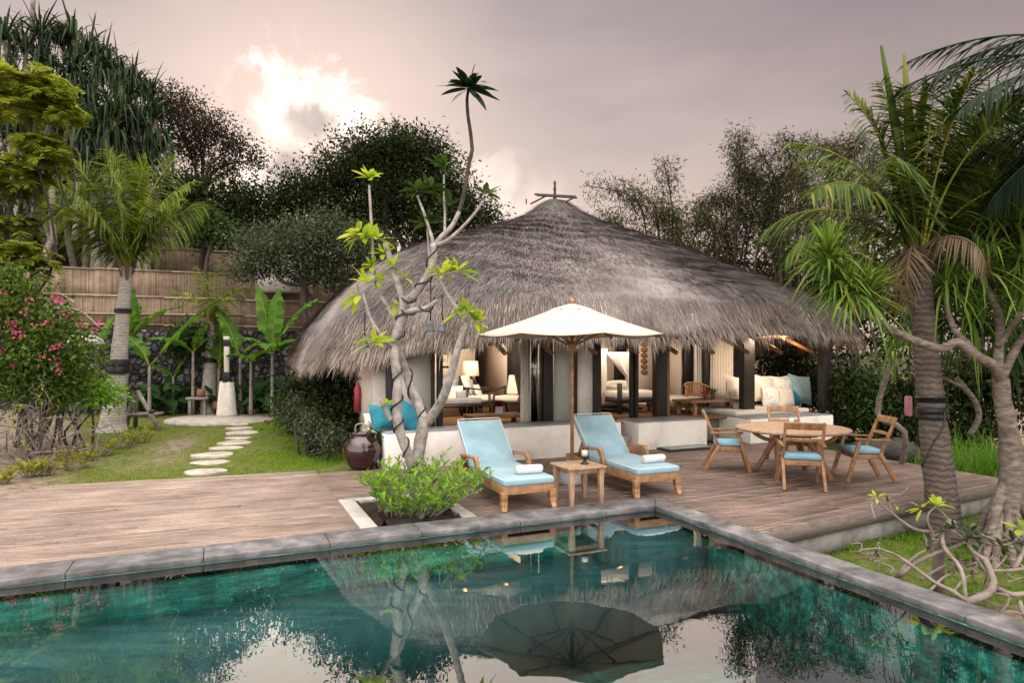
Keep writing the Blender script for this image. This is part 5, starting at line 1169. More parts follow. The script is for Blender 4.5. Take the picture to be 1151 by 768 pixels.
# broad dark leaves at the foot of the wall: a row of clumps
def taro(px, py, d, n, s, label):
    b0 = at(px, py, d); b0[2] = -.06; e = empty('broad_leaf_plant', b0, 0, label, 'plant', 'broad leaved plants at the foot of the wall'); l = MB(); st = MB()
    for k in range(n):
        a = RNG.uniform(0,6.28); r = RNG.uniform(.1,.5)*s; tip = b0+np.array([math.cos(a)*r*1.6, math.sin(a)*r*.9, RNG.uniform(.35,1.05)*s]); st.tube([b0+np.array([math.cos(a),math.sin(a),0])*r*.3, b0*.4+tip*.6+UP*.05, tip], .012, 5)
        D = np.array([[math.cos(a)*.8, math.sin(a)*.8-.3, -RNG.uniform(.1,.8)]]); tp_ = lambda t: np.sin(np.clip(t,.0,1)**.55*math.pi)**.8+.02
        l.straps(tip[None]-nrm(D)*.08, D, RNG.uniform(.28,.46)*s, RNG.uniform(.22,.34)*s, .2, 6, prof=tp_, tw=.4)
    st.build('stalk', M['lf_shrub'], e); l.build('foliage', M['lf_taro'], e, smooth=True)
for i, (px, py, n, s, lb) in enumerate([(160,458,22,.9,'dark broad leaved plant beside the tripod legs'),(182,459,24,1.0,'dark broad leaved plant right of the tripod'),(205,458,24,1.1,'dark broad leaved plant left of the rough stool'),(262,457,16,.8,'low dark plant just right of the carved pillar'),(278,456,22,1.0,'dark broad leaved plant under the low banana plant'),(296,455,24,1.1,'dark broad leaved plant at the right end of the wall'),(316,452,22,1.1,'dark broad leaved plant tucked under the thatch corner'),(128,460,20,1.0,'dark broad leaved plant behind the stout palm'),(228,458,18,.9,'dark broad leaved plant behind the rough stool')]):
    taro(px, py, 20.0+.4*(i%3), n, s, lb)
# ---- shrubs
def bush(name, lobes, label, leaf, ncl, per, cr, L0, L1, cat='shrub', group=None, bark='bark_dark', asp=.45, kind='d', stems=7, shell=2.2):
    c0 = np.mean([c for c, r in lobes], 0); b0 = np.array([c0[0], c0[1], -.06]); b0[2] = float(terrain(*[np.array([q]) for q in toab(b0)])[0])
    e = empty(name, b0, 0, label, cat, group); s = MB()
    for c, r in lobes:
        for k in range(max(2, stems//len(lobes))):
            q = c+rand_dirs(1)[0]*r*.7; pp = limb_path(b0+RNG.normal(size=3)*[.12,.12,0], q, .08, 7); s.tube(pp, np.linspace(.03,.008,len(pp)), 5)
    s.build('stem', M[bark], e); l = MB(); clumps(l, lobe_centres(lobes, ncl, shell), per, cr, L0, L1, asp, kind); l.build('foliage', M[leaf], e); return e
L_ = plobe
e = bush('bougainvillea', [L_(20,350,45,50,12.6,1.0),L_(55,390,42,48,12.6,1.0),L_(20,420,50,40,12.6,1.0),L_(75,430,22,32,12.8,.6),L_(88,375,10,8,12.9,.2),L_(5,320,20,25,12.6)], 'big bougainvillea shrub covered in magenta flowers at the left edge', 'lf_bougain', 900, 16, .13, .07, .13, cat='shrub', stems=14)
fl_ = MB(); cs = []
for px, py, r in [(64,333,7),(68,341,6),(70,352,5),(28,338,4),(8,360,6),(36,368,4),(20,374,6),(12,355,5),(24,378,5),(62,390,6),(68,384,4),(110,366,4),(90,363,3),(16,406,4),(74,420,4),(8,330,5),(45,400,4),(30,352,3),(55,360,3),(2,395,6),(60,404,3),(6,490,5),(112,360,3)]:
    for _ in range(max(1, r//2-1)): cs.append(at(px+RNG.normal()*r*.6, py+RNG.normal()*r*.6, 11.75+RNG.normal()*.12))
clumps(fl_, cs, 7, .035, .035, .065, .85, 'd'); fl_.build('blossom', M['flower'], e)
q = MB()
for a, b in [((75,345),(112,368)),((68,365),(66,334)),((50,330),(84,340))]: q.tube(curve([at(*a,12.2), at((a[0]+b[0])/2,(a[1]+b[1])/2-5,12), at(*b,11.8)], 8), .012, 5)
q.build('shoot', M['bark'], e)
# bare tangled shrub
def twig_tree(name, base, tips, label, cat, mat, r0, sub=3, wob=.22, lsub=.35, leaf=None, lcount=0, group=None, lL=.1):
    e = empty(name, base, 0, label, cat, group); t = MB(); ends = []
    for tip in tips:
        c = limb_path(base+RNG.normal(size=3)*[.05,.05,0], tip, wob, 12); t.tube(c, np.linspace(r0, r0*.3, len(c)), 7)
        for _ in range(sub):
            i = RNG.integers(3, len(c)); q = c[i]+rand_dirs(1, .15)[0]*lsub*RNG.uniform(.5,1.3); cc = limb_path(c[i], q, .2, 8); t.tube(cc, np.linspace(r0*.45, r0*.12, len(cc)), 5); ends.append(cc[-1])
            for _ in range(2):
                j = RNG.integers(2, len(cc)); q2 = cc[j]+rand_dirs(1, .1)[0]*lsub*.5*RNG.uniform(.4,1.2); c3 = limb_path(cc[j], q2, .2, 6); t.tube(c3, np.linspace(r0*.22, r0*.08, len(c3)), 5); ends.append(c3[-1])
    t.build('branches_frame', M[mat], e, smooth=True)
    if leaf: 
        l = MB()
        for k in RNG.choice(len(ends), min(lcount, len(ends)), replace=False): leafcluster(l, ends[k], rand_dirs(1, 1)[0], 7, lL, lL*.3)
        l.build('foliage', M[leaf], e)
    return e
d = 11.6
twig_tree('bare_shrub', ground(52,524,-.04), [at(x, y, d+RNG.normal()*.5) for x, y in [(5,470),(20,455),(40,452),(60,458),(80,466),(100,470),(112,488),(15,490),(0,505),(35,475),(70,485),(92,497),(55,470),(108,505),(28,500),(120,480),(10,515),(84,478)]], 'tangled bare shrub of pinkish twigs below the bougainvillea', 'shrub', 'twig_dark', .02, 5, .22, .5, 'lf_croton', 24, lL=.08)
for i, (px, py, s, lb) in enumerate([(140,505,1.0,'yellow green croton right at the foot of the stout palm'),(120,512,.8,'yellow green croton left of the stout palm base'),(103,520,.9,'yellow green croton in front of the bare twigs, third from the palm'),(82,528,1.0,'bushy yellow green croton in the bare earth'),(55,534,.7,'small croton at the front of the bare shrub'),(34,536,.7,'small croton near the deck corner, second from the left edge'),(160,498,.9,'yellow green croton on the lawn right of the stout palm'),(3,545,.7,'croton at the very left edge of the lawn')]):
    stem_shrub('croton_plant', ground(px, py, -.05), 14, .42*s, .30*s, lb, 'lf_croton', 'bark', 9, .07, .15, .03, cat='plant', group='yellow green crotons in the bare bed', asp=.28)
bush('garden_shrub', [L_(90,438,30,16,13.4,.6),L_(70,424,20,14,13.6,.5),L_(115,447,18,12,13.6,.5)], 'leafy green shrub between the bougainvillea and the stout palm', 'lf_bright', 160, 14, .12, .08, .15, stems=6)
bush('wall_creeper', [L_(213,378,24,16,20.9,.4),L_(205,392,20,12,20.9,.4)], 'dark green creeper spilling over the boulder wall behind the bananas', 'lf_shrub', 160, 12, .16, .10, .18, cat='creeper', stems=5)
# shrubs beside the house
bush('garden_shrub', [L_(352,478,20,26,12.6,.5),L_(335,462,20,22,13.4,.5),L_(372,492,14,24,12.0,.4)], 'grey green shrub at the house end beside the dark jar', 'lf_grey', 210, 12, .10, .045, .10, stems=18, shell=1.6)
bush('shade_shrub', [L_(372,440,32,26,13.2,.6),L_(345,438,26,20,14.6,.6),L_(385,470,16,22,12.9,.4)], 'dark leafy shrub growing in the shade under the thatch corner', 'lf_dark', 270, 13, .14, .08, .17, stems=10, shell=1.7)
bush('house_shrub', [L_(331,466,14,16,15.5,.5),L_(322,452,13,12,16.2,.5)], 'small leafy shrub farther along the lawn edge by the house', 'lf_shrub', 120, 12, .12, .08, .15, stems=6)
bush('jar_plant', [L_(421,490,7,9,10.95,.13),L_(428,497,5,6,10.95,.1)], 'little dark leafed plant peeking out behind the maroon jar', 'lf_shrub', 34, 9, .05, .05, .09, stems=4)
# ------------------------------------------------------------------ hillside on the left
def feathery(name, base, tops, label):
    e = empty(name, base, 0, label, 'tree'); t = MB(); l = MB(); ra = MB()
    fork = base+np.array([0,0,2.6]); t.tube(limb_path(base, fork, .03, 8), .065, 8)
    for c, r, k in tops:
        p = limb_path(fork, c-UP*.1, .06, 9); t.tube(p, np.linspace(.035,.012,len(p)), 6)
        for i in range(int(k*.85)):
            az = RNG.uniform(0, 6.28); b_ = c+np.array([math.cos(az),math.sin(az),0])*RNG.uniform(0,.35)*r+UP*RNG.uniform(-.10,.10)
            frond(l, ra, b_, math.pi/2-az+RNG.normal()*.4, R(RNG.uniform(5,50)), RNG.uniform(.45,.95)*r, R(RNG.uniform(60,115)), 15, .25, .085, hang=.12, vee=.3, rr=.006, g=.12, nseg=2)
    t.build('trunk', M['bark_dark'], e, smooth=True); l.build('crown', M['lf_feather'], e); ra.build('twig', M['lf_feather'], e); return e
d = 13.6
feathery('feathery_tree', at(20,470,d)*[1,1,0]+[0,0,-.05], [(at(28,95,d),1.0,46),(at(60,112,d),.7,30),(at(-5,110,d),.9,34),(at(30,128,d),.9,30),(at(76,128,d-.2),.4,10),(at(50,165,d),.75,34),(at(62,178,d-.3),.4,12),(at(5,190,d),.8,32),(at(25,205,d),.7,26),(at(-8,215,d),.7,26),(at(12,255,d),.7,26),(at(15,285,d-.2),.8,30),(at(38,300,d-.2),.5,16),(at(-10,300,d),.8,24),(at(45,190,d),.5,14)], 'tall tree with light feathery leaves at the left edge')
# pandanus on the hilltop: trees of hanging straps
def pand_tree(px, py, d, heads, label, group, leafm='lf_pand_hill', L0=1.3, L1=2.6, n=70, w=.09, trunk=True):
    b0 = at(px, py, d); b0[2] = float(terrain(*[np.array([q]) for q in toab(b0)])[0]); e = empty('pandanus_tree', b0, 0, label, 'pandanus', group); t = MB(); l = MB()
    for hx, hy, dz in heads:
        h = at(hx, hy, d+dz); p = limb_path(b0, h, .06, 9); t.tube(p, np.linspace(.14,.08,len(p)), 7)
        rosette(l, h, [RNG.normal()*.25, -.25, 1], n, L0, L1, w, (.10,.35), 1.7, (.15,1.35), 5, .4)
    t.build('trunk', M['bark'], e, smooth=True); l.build('crown', M[leafm], e); return e
GP = 'pandanus trees massed on the hilltop'
pand_tree(15,290,26,[(5,45,0),(28,60,1),(50,75,.5),(0,95,-.5),(30,110,-1),(15,150,-1.5)],'pandanus at the far left end of the hilltop thicket',GP)
pand_tree(58,280,27,[(45,40,0),(70,52,.6),(80,85,-.5),(55,105,-1),(75,135,-1.5)],'tall pandanus second from the left, behind the feathery tree',GP)
pand_tree(95,275,27,[(82,45,0),(100,62,.5),(112,85,0),(95,115,-1),(105,150,-1.5)],'pandanus with straps hanging over the middle of the hilltop thicket',GP)
pand_tree(130,275,27.5,[(118,72,0),(135,90,.5),(145,112,0),(125,140,-1),(140,165,-1.3)],'pandanus right of the middle of the hilltop thicket',GP)
pand_tree(165,272,28,[(150,98,0),(168,112,.5),(175,135,0),(160,165,-1),(178,170,-1)],'lowest pandanus at the right end of the hilltop thicket',GP)
pand_tree(110,270,25,[(90,185,0),(118,190,.5),(140,195,0),(75,200,-.3),(105,215,-.3)],'low pandanus clump under the hilltop thicket',GP,L0=.8,L1=1.5,n=60)
bush('hill_thicket', [L_(30,130,50,60,30,2),L_(90,140,45,60,30.5,2),L_(145,165,40,50,31,2),L_(60,200,60,40,29,2),L_(140,215,45,30,29,2),L_(25,255,40,35,27,1.5)], 'dark undergrowth filling the hilltop behind the pandanus', 'lf_pand_hill', 900, 15, .4, .3, .6, cat='thicket', stems=12, asp=.2)
pand_tree(40,285,24.5,[(20,215,0),(45,235,.4),(70,225,.2),(10,250,-.4)],'low pandanus clump behind the feathery tree trunk',GP,L0=.8,L1=1.5,n=60)
pand_tree(150,272,26,[(135,130,0),(155,145,.4),(165,195,0),(120,160,-.5),(100,170,-.6)],'pandanus with hanging straps in the lower middle of the thicket',GP)
q = MB(); c = curve([at(36,60,27), at(36,20,27), at(38,-6,27)], 5); q.tube(c, .09, 8); q.build('pole', M['bark'], label='pale bare pole rising above the hilltop pandanus', cat='pole')
for i, (x0, y0, x1, y1, lb) in enumerate([(62,275,57,228,'thin pale trunk standing behind the feathery tree'),(84,270,88,235,'second thin pale trunk, nearer the stout palm crown')]):
    q = MB(); c = limb_path(at(x0,y0,23), at(x1,y1-30,23), .03, 8); q.tube(c, .10, 8, lump=.04); q.build('slender_tree', M['bark'], smooth=True, label=lb, cat='tree', group='bare trunks on the bank')
def hz(px, d): 
    c = at(px, 300, d); return np.array([c[0], d, float(terrain(*[np.array([q]) for q in toab(c)])[0])])
d = 29
leafy_tree('rusty_tree', hz(225,d), at(225,205,d), [L_(205,125,26,26,d),L_(235,145,28,24,d),L_(262,160,22,20,d),L_(285,180,14,14,d),L_(215,165,26,20,d),L_(250,185,22,14,d),L_(190,115,16,24,d+1)], 'sparse rusty leaved tree against the sky on the hillside', 'tree', 'lf_rust', 'bark_dark', .2, 460, 20, .25, .10, .20, twigs=6, shell=1.9)
d = 26
leafy_tree('hillside_tree', hz(225,d), at(225,255,d), [L_(220,220,26,30,d),L_(245,235,18,22,d),L_(200,225,18,34,d),L_(275,225,28,24,d),L_(255,255,22,14,d),L_(222,255,22,12,d-1)], 'dense mid green tree on the bank below the rusty one', 'tree', 'lf_dark', 'bark_dark', .2, 520, 15, .28, .14, .26)
leafy_tree('hillside_tree', hz(238,24), at(238,270,24), [L_(235,245,16,14,24),L_(222,262,14,10,24),L_(250,262,12,9,24)], 'small brighter green tree above the top bamboo fence', 'tree', 'lf_shrub', 'bark_dark', .1, 130, 14, .22, .12, .22)
# the big dark tree behind the roof
d = 25
leafy_tree('broad_dark_tree', hz(440,d), at(445,290,d), [L_(420,175,48,26,d),L_(470,172,42,24,d),L_(385,200,45,26,d),L_(440,215,55,34,d),L_(495,205,36,30,d),L_(525,235,34,24,d),L_(345,215,40,20,d+.5),L_(400,245,50,30,d),L_(480,250,50,28,d),L_(548,248,16,12,d),L_(452,158,22,12,d),L_(318,230,26,20,d+1)], 'broad dark spreading tree standing behind the thatched roof', 'tree', 'lf_dark', 'bark_dark', .32, 1700, 32, .29, .09, .20, twigs=5, shell=2.0)
d = 22.2
leafy_tree('grey_green_tree', hz(345,d), at(345,305,d), [L_(330,270,42,26,d),L_(370,262,40,28,d),L_(300,290,34,22,d),L_(400,275,38,26,d),L_(355,300,46,20,d),L_(285,275,26,22,d+.5),L_(420,300,26,18,d),L_(275,302,16,14,d-.5),L_(385,318,20,12,d)], 'lower grey green tree hanging over the bamboo fences', 'tree', 'lf_grey', 'bark_dark', .2, 700, 26, .24, .09, .18, twigs=6, shell=1.7)
e = empty('white_outbuilding', np.array([at(322,310,27)[0],27.0,5.0]), .1, 'white building glimpsed through the grey green tree', 'building')
q = MB(); q.box([0,0,.1],[1.9,2,1.6]); q.build('wall', M['plaster'], e, local=True); q = MB(); q.hexa([[-1.2,-1.3,.903],[1.2,-1.3,.903],[1.2,1.3,.903],[-1.2,1.3,.903],[-.9,-.2,1.4],[.9,-.2,1.4],[.9,.2,1.4],[-.9,.2,1.4]]); q.build('roof', M['ledge'], e, local=True)
# ---- far backdrop of trees behind the house
d = 34
leafy_tree('far_tree', hz(250,d)*[1,1,0]+[0,0,3], at(255,240,d), [L_(290,250,50,22,d),L_(250,262,46,18,d),L_(335,262,50,18,d)], 'hazy dark tree on the skyline between the rusty and the broad trees', 'tree', 'lf_dark', 'bark_dark', .2, 300, 15, .4, .2, .36)
def bamboo(base_px, d, culms, label, ncl, tops=None):
    b0 = np.array([(base_px-CX)/F*d, d, -.3]); e = empty('bamboo_clump', b0, 0, label, 'bamboo', 'bamboo clumps behind the roof'); t = MB(); l = MB(); P = []; 
    for (mx, my, tx, ty) in culms:
        b = b0+RNG.normal(size=3)*[.4,.4,0]; dd = d+RNG.normal()*.8; c = curve([b, at((base_px*.4+mx*.6), my+(394-my)*.35, dd), at(mx, my, dd), at(tx, ty, dd)], 24); t.tube(c, np.linspace(.05,.012,len(c)), 5)
        for _ in range(ncl//len(culms)):
            f = RNG.uniform(.3, 1)**.8; i = min(int(f*(len(c)-1)), len(c)-1); o = rand_dirs(1, -.05)[0]*RNG.uniform(.1, 1.25)*(1.15-f*.85); q = c[i]+o; P.append(q)
            if RNG.uniform() < .35: t.tube([c[i], (c[i]+q)/2+UP*.08, q], .007, 4, caps=False)
    clumps(l, P, 19, .19, .11, .24, .17, 'd', droop=.45); t.build('culm', M['bark_dark'], e); l.build('foliage', M['lf_bamboo'], e); return e
bamboo(755,24,[(715,225,660,208),(700,255,672,250),(735,235,705,205),(755,230,745,175),(760,250,735,235),(785,250,790,225),(720,290,690,270),(770,285,760,255)],'bamboo arching left over the roof ridge',560)
bamboo(820,24.5,[(815,230,800,222),(830,210,829,160),(832,190,831,146),(850,225,845,195),(800,260,790,235),(840,255,830,225),(870,230,868,200),(820,285,810,250)],'bamboo with one thin tall spire behind the right of the roof',620)
bamboo(885,24,[(870,200,850,165),(890,190,880,150),(905,190,915,155),(860,230,838,190),(900,230,890,185),(930,210,940,165),(870,270,855,230),(915,260,905,215),(890,290,880,250)],'densest bamboo just left of the coconut palm',760)
bamboo(960,25,[(945,190,930,160),(960,180,965,150),(980,200,985,170),(950,240,935,200),(975,250,970,210)],'bamboo clump mostly hidden behind the coconut palm',380)
d = 27
for i, (px, py, rx, ry, lb) in enumerate([(800,300,60,34,'dark tree filling the gap under the tall bamboo spire'),(880,310,60,40,'dark tree behind the densest bamboo'),(960,300,60,50,'dark tree behind the coconut palm crown'),(1050,290,60,70,'dark tree far behind the right hand pandanus'),(1135,230,46,90,'dark tree at the far right edge behind everything'),(1095,200,36,70,'tall dark tree right behind the crown of the coconut palm')]):
    leafy_tree('backdrop_tree', np.array([(px-CX)/F*d, d, -.3]), at(px, py+40, d), [L_(px,py,rx*.8,ry*.8,d),L_(px-25,py+25,rx*.7,ry*.7,d),L_(px+25,py+30,rx*.7,ry*.6,d),L_(px,py+70,rx,ry,d)], lb, 'tree', 'lf_dark', 'bark_dark', .2, 330, 15, .36, .18, .34, group='dark trees behind the house')
# ================================================================== right side
d = 8.0
b0 = ground(1064,604,-.34); b0[2] -= .05; tp = at(1032,282,d)
palm('coconut_palm', b0, tp, .19, .115,
  [(az, el, L2, dr, n, ll, rl) for az, el, L2, dr, n, ll, rl in [(0,88,2.1,.15,84,.66,.0),(180,87,1.9,.2,80,.62,.15),(170,80,2.0,.5,76,.6,-.2),(-90,86,2.1,.3,76,.6,1.5),(90,84,2.1,.4,76,.6,-1.4),(100,87,2.15,.25,70,.56,1.45),(40,86,2.3,.4,66,.55,1.2),(-80,72,2.1,1.2,64,.6,.6),(-110,58,1.9,1.7,60,.6,.4),(-60,50,2.0,1.7,60,.6,.4),(-30,68,2.3,1.1,60,.55,.6),(80,74,2.1,1.0,64,.58,-.9),(110,58,1.9,1.6,60,.55,-.4),(20,60,2.2,1.3,60,.5,0),(60,46,1.9,1.7,56,.55,.2),(-95,82,2.1,.7,64,.55,1.1),(140,76,1.9,.8,56,.5,.9),(-140,66,1.7,1.5,50,.5,.6),(-80,40,1.7,1.9,50,.55,.3)]],
  'stout coconut palm with a ragged crown growing beyond the deck edge', 'ring_dark', 'lf_coco', mid=at(1044,430,d), strap=[(at(0,471,d)[2],at(0,458,d)[2]),(at(0,452,d)[2],at(0,446,d)[2])], dead=4, lw=.036, hang=.5, lg=.4)
# spear leaves of the crown
q = MB()
for dx, dz, w_ in ((-.45,2.5,.11),(-.17,2.4,.13),(-.5,1.5,.09)): q.beam(tp+[dx*.1,0,.2], tp+[dx*.6,0,dz*.6], .05, .03, up=[0,1,0], w2=w_, h2=.03); q.beam(tp+[dx*.6,0,dz*.6], tp+[dx,0,dz], w_, .03, up=[0,1,0], w2=.03, h2=.01)
q.build('spear_leaf', M['lf_coco'], bpy.data.objects['coconut_palm.002'])
q = MB(); c = curve([at(1036,525,7.75),at(1048,500,7.72),at(1060,480,7.72),at(1062,460,7.8)], 12); q.tube(c, .012, 6); q.build('hanging_cable', M['black'], bpy.data.objects['coconut_palm.002'], smooth=True)
# pandanus with stilt roots at the far right
d = 7.6; PB0 = at(1128,606,d); PB0[2] = -.40
e = empty('pandanus_tree', PB0, 0, 'pandanus with forked pinkish trunk and stilt roots at the right edge', 'pandanus'); t = MB(); PM = d/F
def pb(pts, w0, w1, n=14): 
    c = curve([at(p[0],p[1],d+(p[2] if len(p)>2 else 0)) for p in pts], n); t.tube(c, np.linspace(w0,w1,len(c))*PM*.40, 9, lump=.06)
pb([(1126,612),(1132,570),(1137,530),(1134,490),(1128,455),(1124,425)], 34, 20, 18)
pb([(1124,428),(1118,412,-.1),(1095,400,-.25),(1075,385,-.3),(1058,392,-.3),(1020,380,-.4),(985,360,-.5),(958,345,-.6)], 16, 8, 22); pb([(1100,402,-.2),(1088,388,-.1),(1074,372,0),(1066,352,.1),(1062,330,.2)], 11, 6)
pb([(1124,430),(1122,400,.1),(1124,370,.2),(1118,340,.2),(1100,310,.2)], 15, 7); pb([(1126,425),(1140,395,.1),(1152,375,.1),(1165,350,.1)], 13, 8); pb([(1122,390,.1),(1135,370),(1148,352,-.2)], 9, 6)
pb([(1075,425,.9),(1095,450,.9),(1100,470,.9),(1090,490,.9)], 8, 9); pb([(1060,425,.8),(1082,436,.85),(1098,452,.9)], 5, 6)
for (x0,y0,x1,y1,dz) in [(1128,545,1102,590,-.3),(1126,555,1106,612,-.5),(1134,560,1158,615,-.3),(1130,565,1140,640,-.6),(1124,570,1118,635,-.6),(1138,550,1170,590,.1),(1122,560,1090,580,.2)]:
    p0 = at(x0,y0,d); p1 = at(x1,y1,d+dz); p1[2] = -.42; c = curve([p0, p0*.55+p1*.45+[0,0,.05], p1], 10); t.tube(c, np.linspace(11,7,len(c))*PM/2, 7, lump=.05)
t.build('trunk', M['bark_pand'], e, smooth=True)
def heads(lst, leaf, par, L0, L1, w, n, nm='crown', kink=.8, g=(.15,.5), d0=7.6):
    l = MB()
    for hx, hy, dz, ax in lst: rosette(l, at(hx,hy,d0+dz), ax, n, L0, L1, w, g, kink, (.12,1.7), 5, .5)
    return l.build(nm, M[leaf], par)
heads([(940,312,-.5,(-.5,-.3,.6)),(956,330,-.6,(-.3,-.4,.8)),(930,292,-.45,(-.2,-.2,.9)),(972,335,-.5,(.1,-.4,.8))], 'lf_pand', e, .36, .68, .034, 130, kink=.35, g=(.12,.42))
heads([(1100,300,.2,(0,-.4,1)),(1150,345,0,(.1,-.4,1)),(1165,300,.1,(-.2,-.4,1)),(1140,250,.4,(0,-.3,1)),(1110,240,.6,(-.2,-.3,1)),(1165,220,.3,(-.2,-.3,1)),(1064,325,.3,(-.1,-.4,1)),(1090,360,.8,(0,-.4,1))], 'lf_pand', e, .5, 1.0, .038, 70, kink=1.1)
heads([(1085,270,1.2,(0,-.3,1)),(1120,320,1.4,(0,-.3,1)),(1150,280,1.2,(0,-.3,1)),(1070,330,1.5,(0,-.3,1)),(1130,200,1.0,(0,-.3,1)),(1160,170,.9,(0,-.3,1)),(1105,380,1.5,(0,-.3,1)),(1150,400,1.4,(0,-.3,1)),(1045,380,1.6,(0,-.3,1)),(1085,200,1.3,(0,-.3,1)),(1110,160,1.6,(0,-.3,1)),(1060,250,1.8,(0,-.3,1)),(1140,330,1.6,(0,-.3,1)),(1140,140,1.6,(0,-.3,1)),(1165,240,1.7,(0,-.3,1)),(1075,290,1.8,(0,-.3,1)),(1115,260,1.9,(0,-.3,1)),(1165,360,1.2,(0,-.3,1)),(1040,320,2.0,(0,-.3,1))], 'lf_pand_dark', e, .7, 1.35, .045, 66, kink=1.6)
# small pandanus clump seen below the roof edge, beyond the palm
pd = 11.5
e = empty('pandanus_shrub', np.array([at(1010,480,pd)[0],pd,-.35]), 0, 'small bright pandanus tuft under the roof edge left of the palm trunk', 'pandanus'); t = MB(); p = limb_path(np.array([at(1010,480,pd)[0],pd,-.35]), at(1003,402,pd), .1, 9); t.tube(p, .05, 7); t.build('trunk', M['bark_pand'], e, smooth=True)
heads([(1003,398,0,(-.2,-.4,.8)),(1020,390,.2,(.3,-.3,.8))], 'lf_pand', e, .4, .85, .04, 60, d0=pd)
# overhanging fronds of a palm outside the frame
tb = np.array([7.9, 6.9, -.4]); tt = np.array([7.35, 6.9, 4.7])
e = empty('leaning_palm', tb, 0, 'tall palm whose fronds hang into the upper right corner', 'palm'); q = MB(); trunk_rings(q, [tb, (tb+tt)/2, tt], .2, .13); q.build('trunk', M['ring_dark'], e, smooth=True)
l, ra = MB(), MB()
for az, el, Lf, dr, rl in [(-58,44,3.0,1.1,.5),(-72,30,3.0,1.0,.3),(-40,50,2.8,1.2,.4),(-90,20,2.8,1.1,.2),(-20,40,2.8,1.3,.2),(20,50,2.8,1.3,0),(60,45,2.8,1.3,0),(110,45,2.6,1.3,0),(160,40,2.6,1.3,0),(-130,35,2.4,1.4,0),(-60,5,2.6,.9,.2),(-75,-8,2.4,.9,.4),(-45,-2,2.5,.9,.3),(-100,-5,2.3,.9,.2),(-85,-25,2.2,.7,.4),(-30,-15,2.3,.8,.2)]:
    frond(l, ra, tt, R(az), R(el), Lf, dr, 62, .72, .032, hang=.55, rr=.028, roll=rl, g=.3)
l.build('crown', M['lf_silhouette'], e); ra.build('frond_rib', M['lf_pand_dark'], e)
# bare frangipani creeping over the pool edge
d = 6.0; fb0 = at(1054,640,6.35); fb0[2] = -.38
e = empty('low_frangipani', fb0, 0, 'low contorted frangipani with almost bare pinkish branches beside the pool', 'tree'); t = MB()
def lb_(pts, w0, w1, n=14, d=6.0): 
    c = curve([at(p[0],p[1],d+(p[2] if len(p)>2 else 0)) for p in pts], n); t.tube(c, np.linspace(w0,w1,len(c))*d/F*.42, 8, lump=.08); return c[-1]
ends = []
t.tube(curve([fb0, at(1056,620,6.3), at(1064,600,6.2), at(1070,585,6.2)], 10), np.linspace(.055,.04,12)[:len(curve([fb0, at(1056,620,6.3), at(1064,600,6.2), at(1070,585,6.2)], 10))], 8)
for pts, w0, w1 in [([(1070,588,.2),(1060,600,.1),(1062,618,-.1),(1080,640,-.3),(1086,676,-.5)],5,5), 
 ([(1086,678,-.5),(1110,668,-.5),(1117,655,-.4),(1112,640,-.3),(1108,630,-.2),(1095,622,-.1),(1088,612,0)],10,5),([(1116,660,-.4),(1135,668,-.4),(1151,668,-.4),(1175,660,-.3)],7,6),([(1113,642,-.3),(1130,642,-.2),(1152,640,-.1)],5,4),
 ([(1086,676,-.5),(1070,665,-.4),(1050,655,-.3),(1030,640,-.2),(1010,626,-.1),(996,620,0),(985,617,0),(968,619,0)],6,2.5),([(1010,648,.1),(1025,636,.1),(1045,625,.1),(1068,617,.1),(1085,610,.1)],8,4),([(1008,650,.1),(1018,636,.1),(1030,625,.1),(1042,618,.1)],5,3),
 ([(1046,622,.1),(1050,606,.1),(1046,595,.1),(1042,585,.1),(1045,576,.1),(1052,570,.1)],4,2.5),([(1060,598,.15),(1040,598,.1),(1025,594,.05),(1012,585,0),(1000,575,0),(990,568,0),(985,560,0)],5,2),([(1003,577,0),(1000,570,0),(998,563,0)],3,2),([(1050,603,.1),(1062,597,.1)],3,2),
 ([(1090,608,0),(1092,620,0),(1100,632,-.1)],4,4),([(1000,646,0),(1004,640,0),(992,634,.1),(980,630,.1)],4,2),([(1035,652,.1),(1055,640,.1),(1075,632,.1),(1092,636,.1)],4,2.5),([(1070,670,-.3),(1080,655,-.2),(1092,646,-.1)],4,2),([(1045,665,-.2),(1060,650,-.1),(1072,645,0)],4,2),
 ([(1100,600,.2),(1120,608,.2),(1135,606,.2),(1150,596,.2)],4,3),([(1096,605,.2),(1115,613,.1),(1140,612,.1)],4,2.5),([(1118,640,-.2),(1128,630,-.1),(1134,620,0)],3,2),([(1124,690,-.5),(1132,680,-.5),(1134,672,-.5)],3,3),([(1146,676,-.4),(1150,690,-.5),(1160,700,-.5)],6,5),([(1120,692,-.5),(1135,688,-.5),(1150,692,-.5)],3,2.5),
 ([(1060,612,.1),(1070,625,0),(1075,630,0)],3,2),([(1140,640,-.1),(1150,620,0),(1152,605,.1)],6,5),([(1132,655,-.2),(1148,650,-.2)],2.5,2),([(1130,645,-.2),(1146,655,-.2)],2.5,2),([(985,642,.1),(990,630,.1),(985,622,.1)],2.5,1.5)]:
    ends.append(lb_(pts, w0, w1))
for _ in range(34):
    c = ends[RNG.integers(len(ends))] if RNG.uniform() < .3 else at(RNG.uniform(1000,1150), RNG.uniform(600,680), 6+RNG.normal()*.15)
    c = ends[np.argmin([np.linalg.norm(x-c) for x in ends])]; q2 = c+rand_dirs(1,.3)[0]*RNG.uniform(.12,.32); pp = limb_path(c, q2, .16, 7); t.tube(pp, np.linspace(.012,.005,len(pp)), 5)
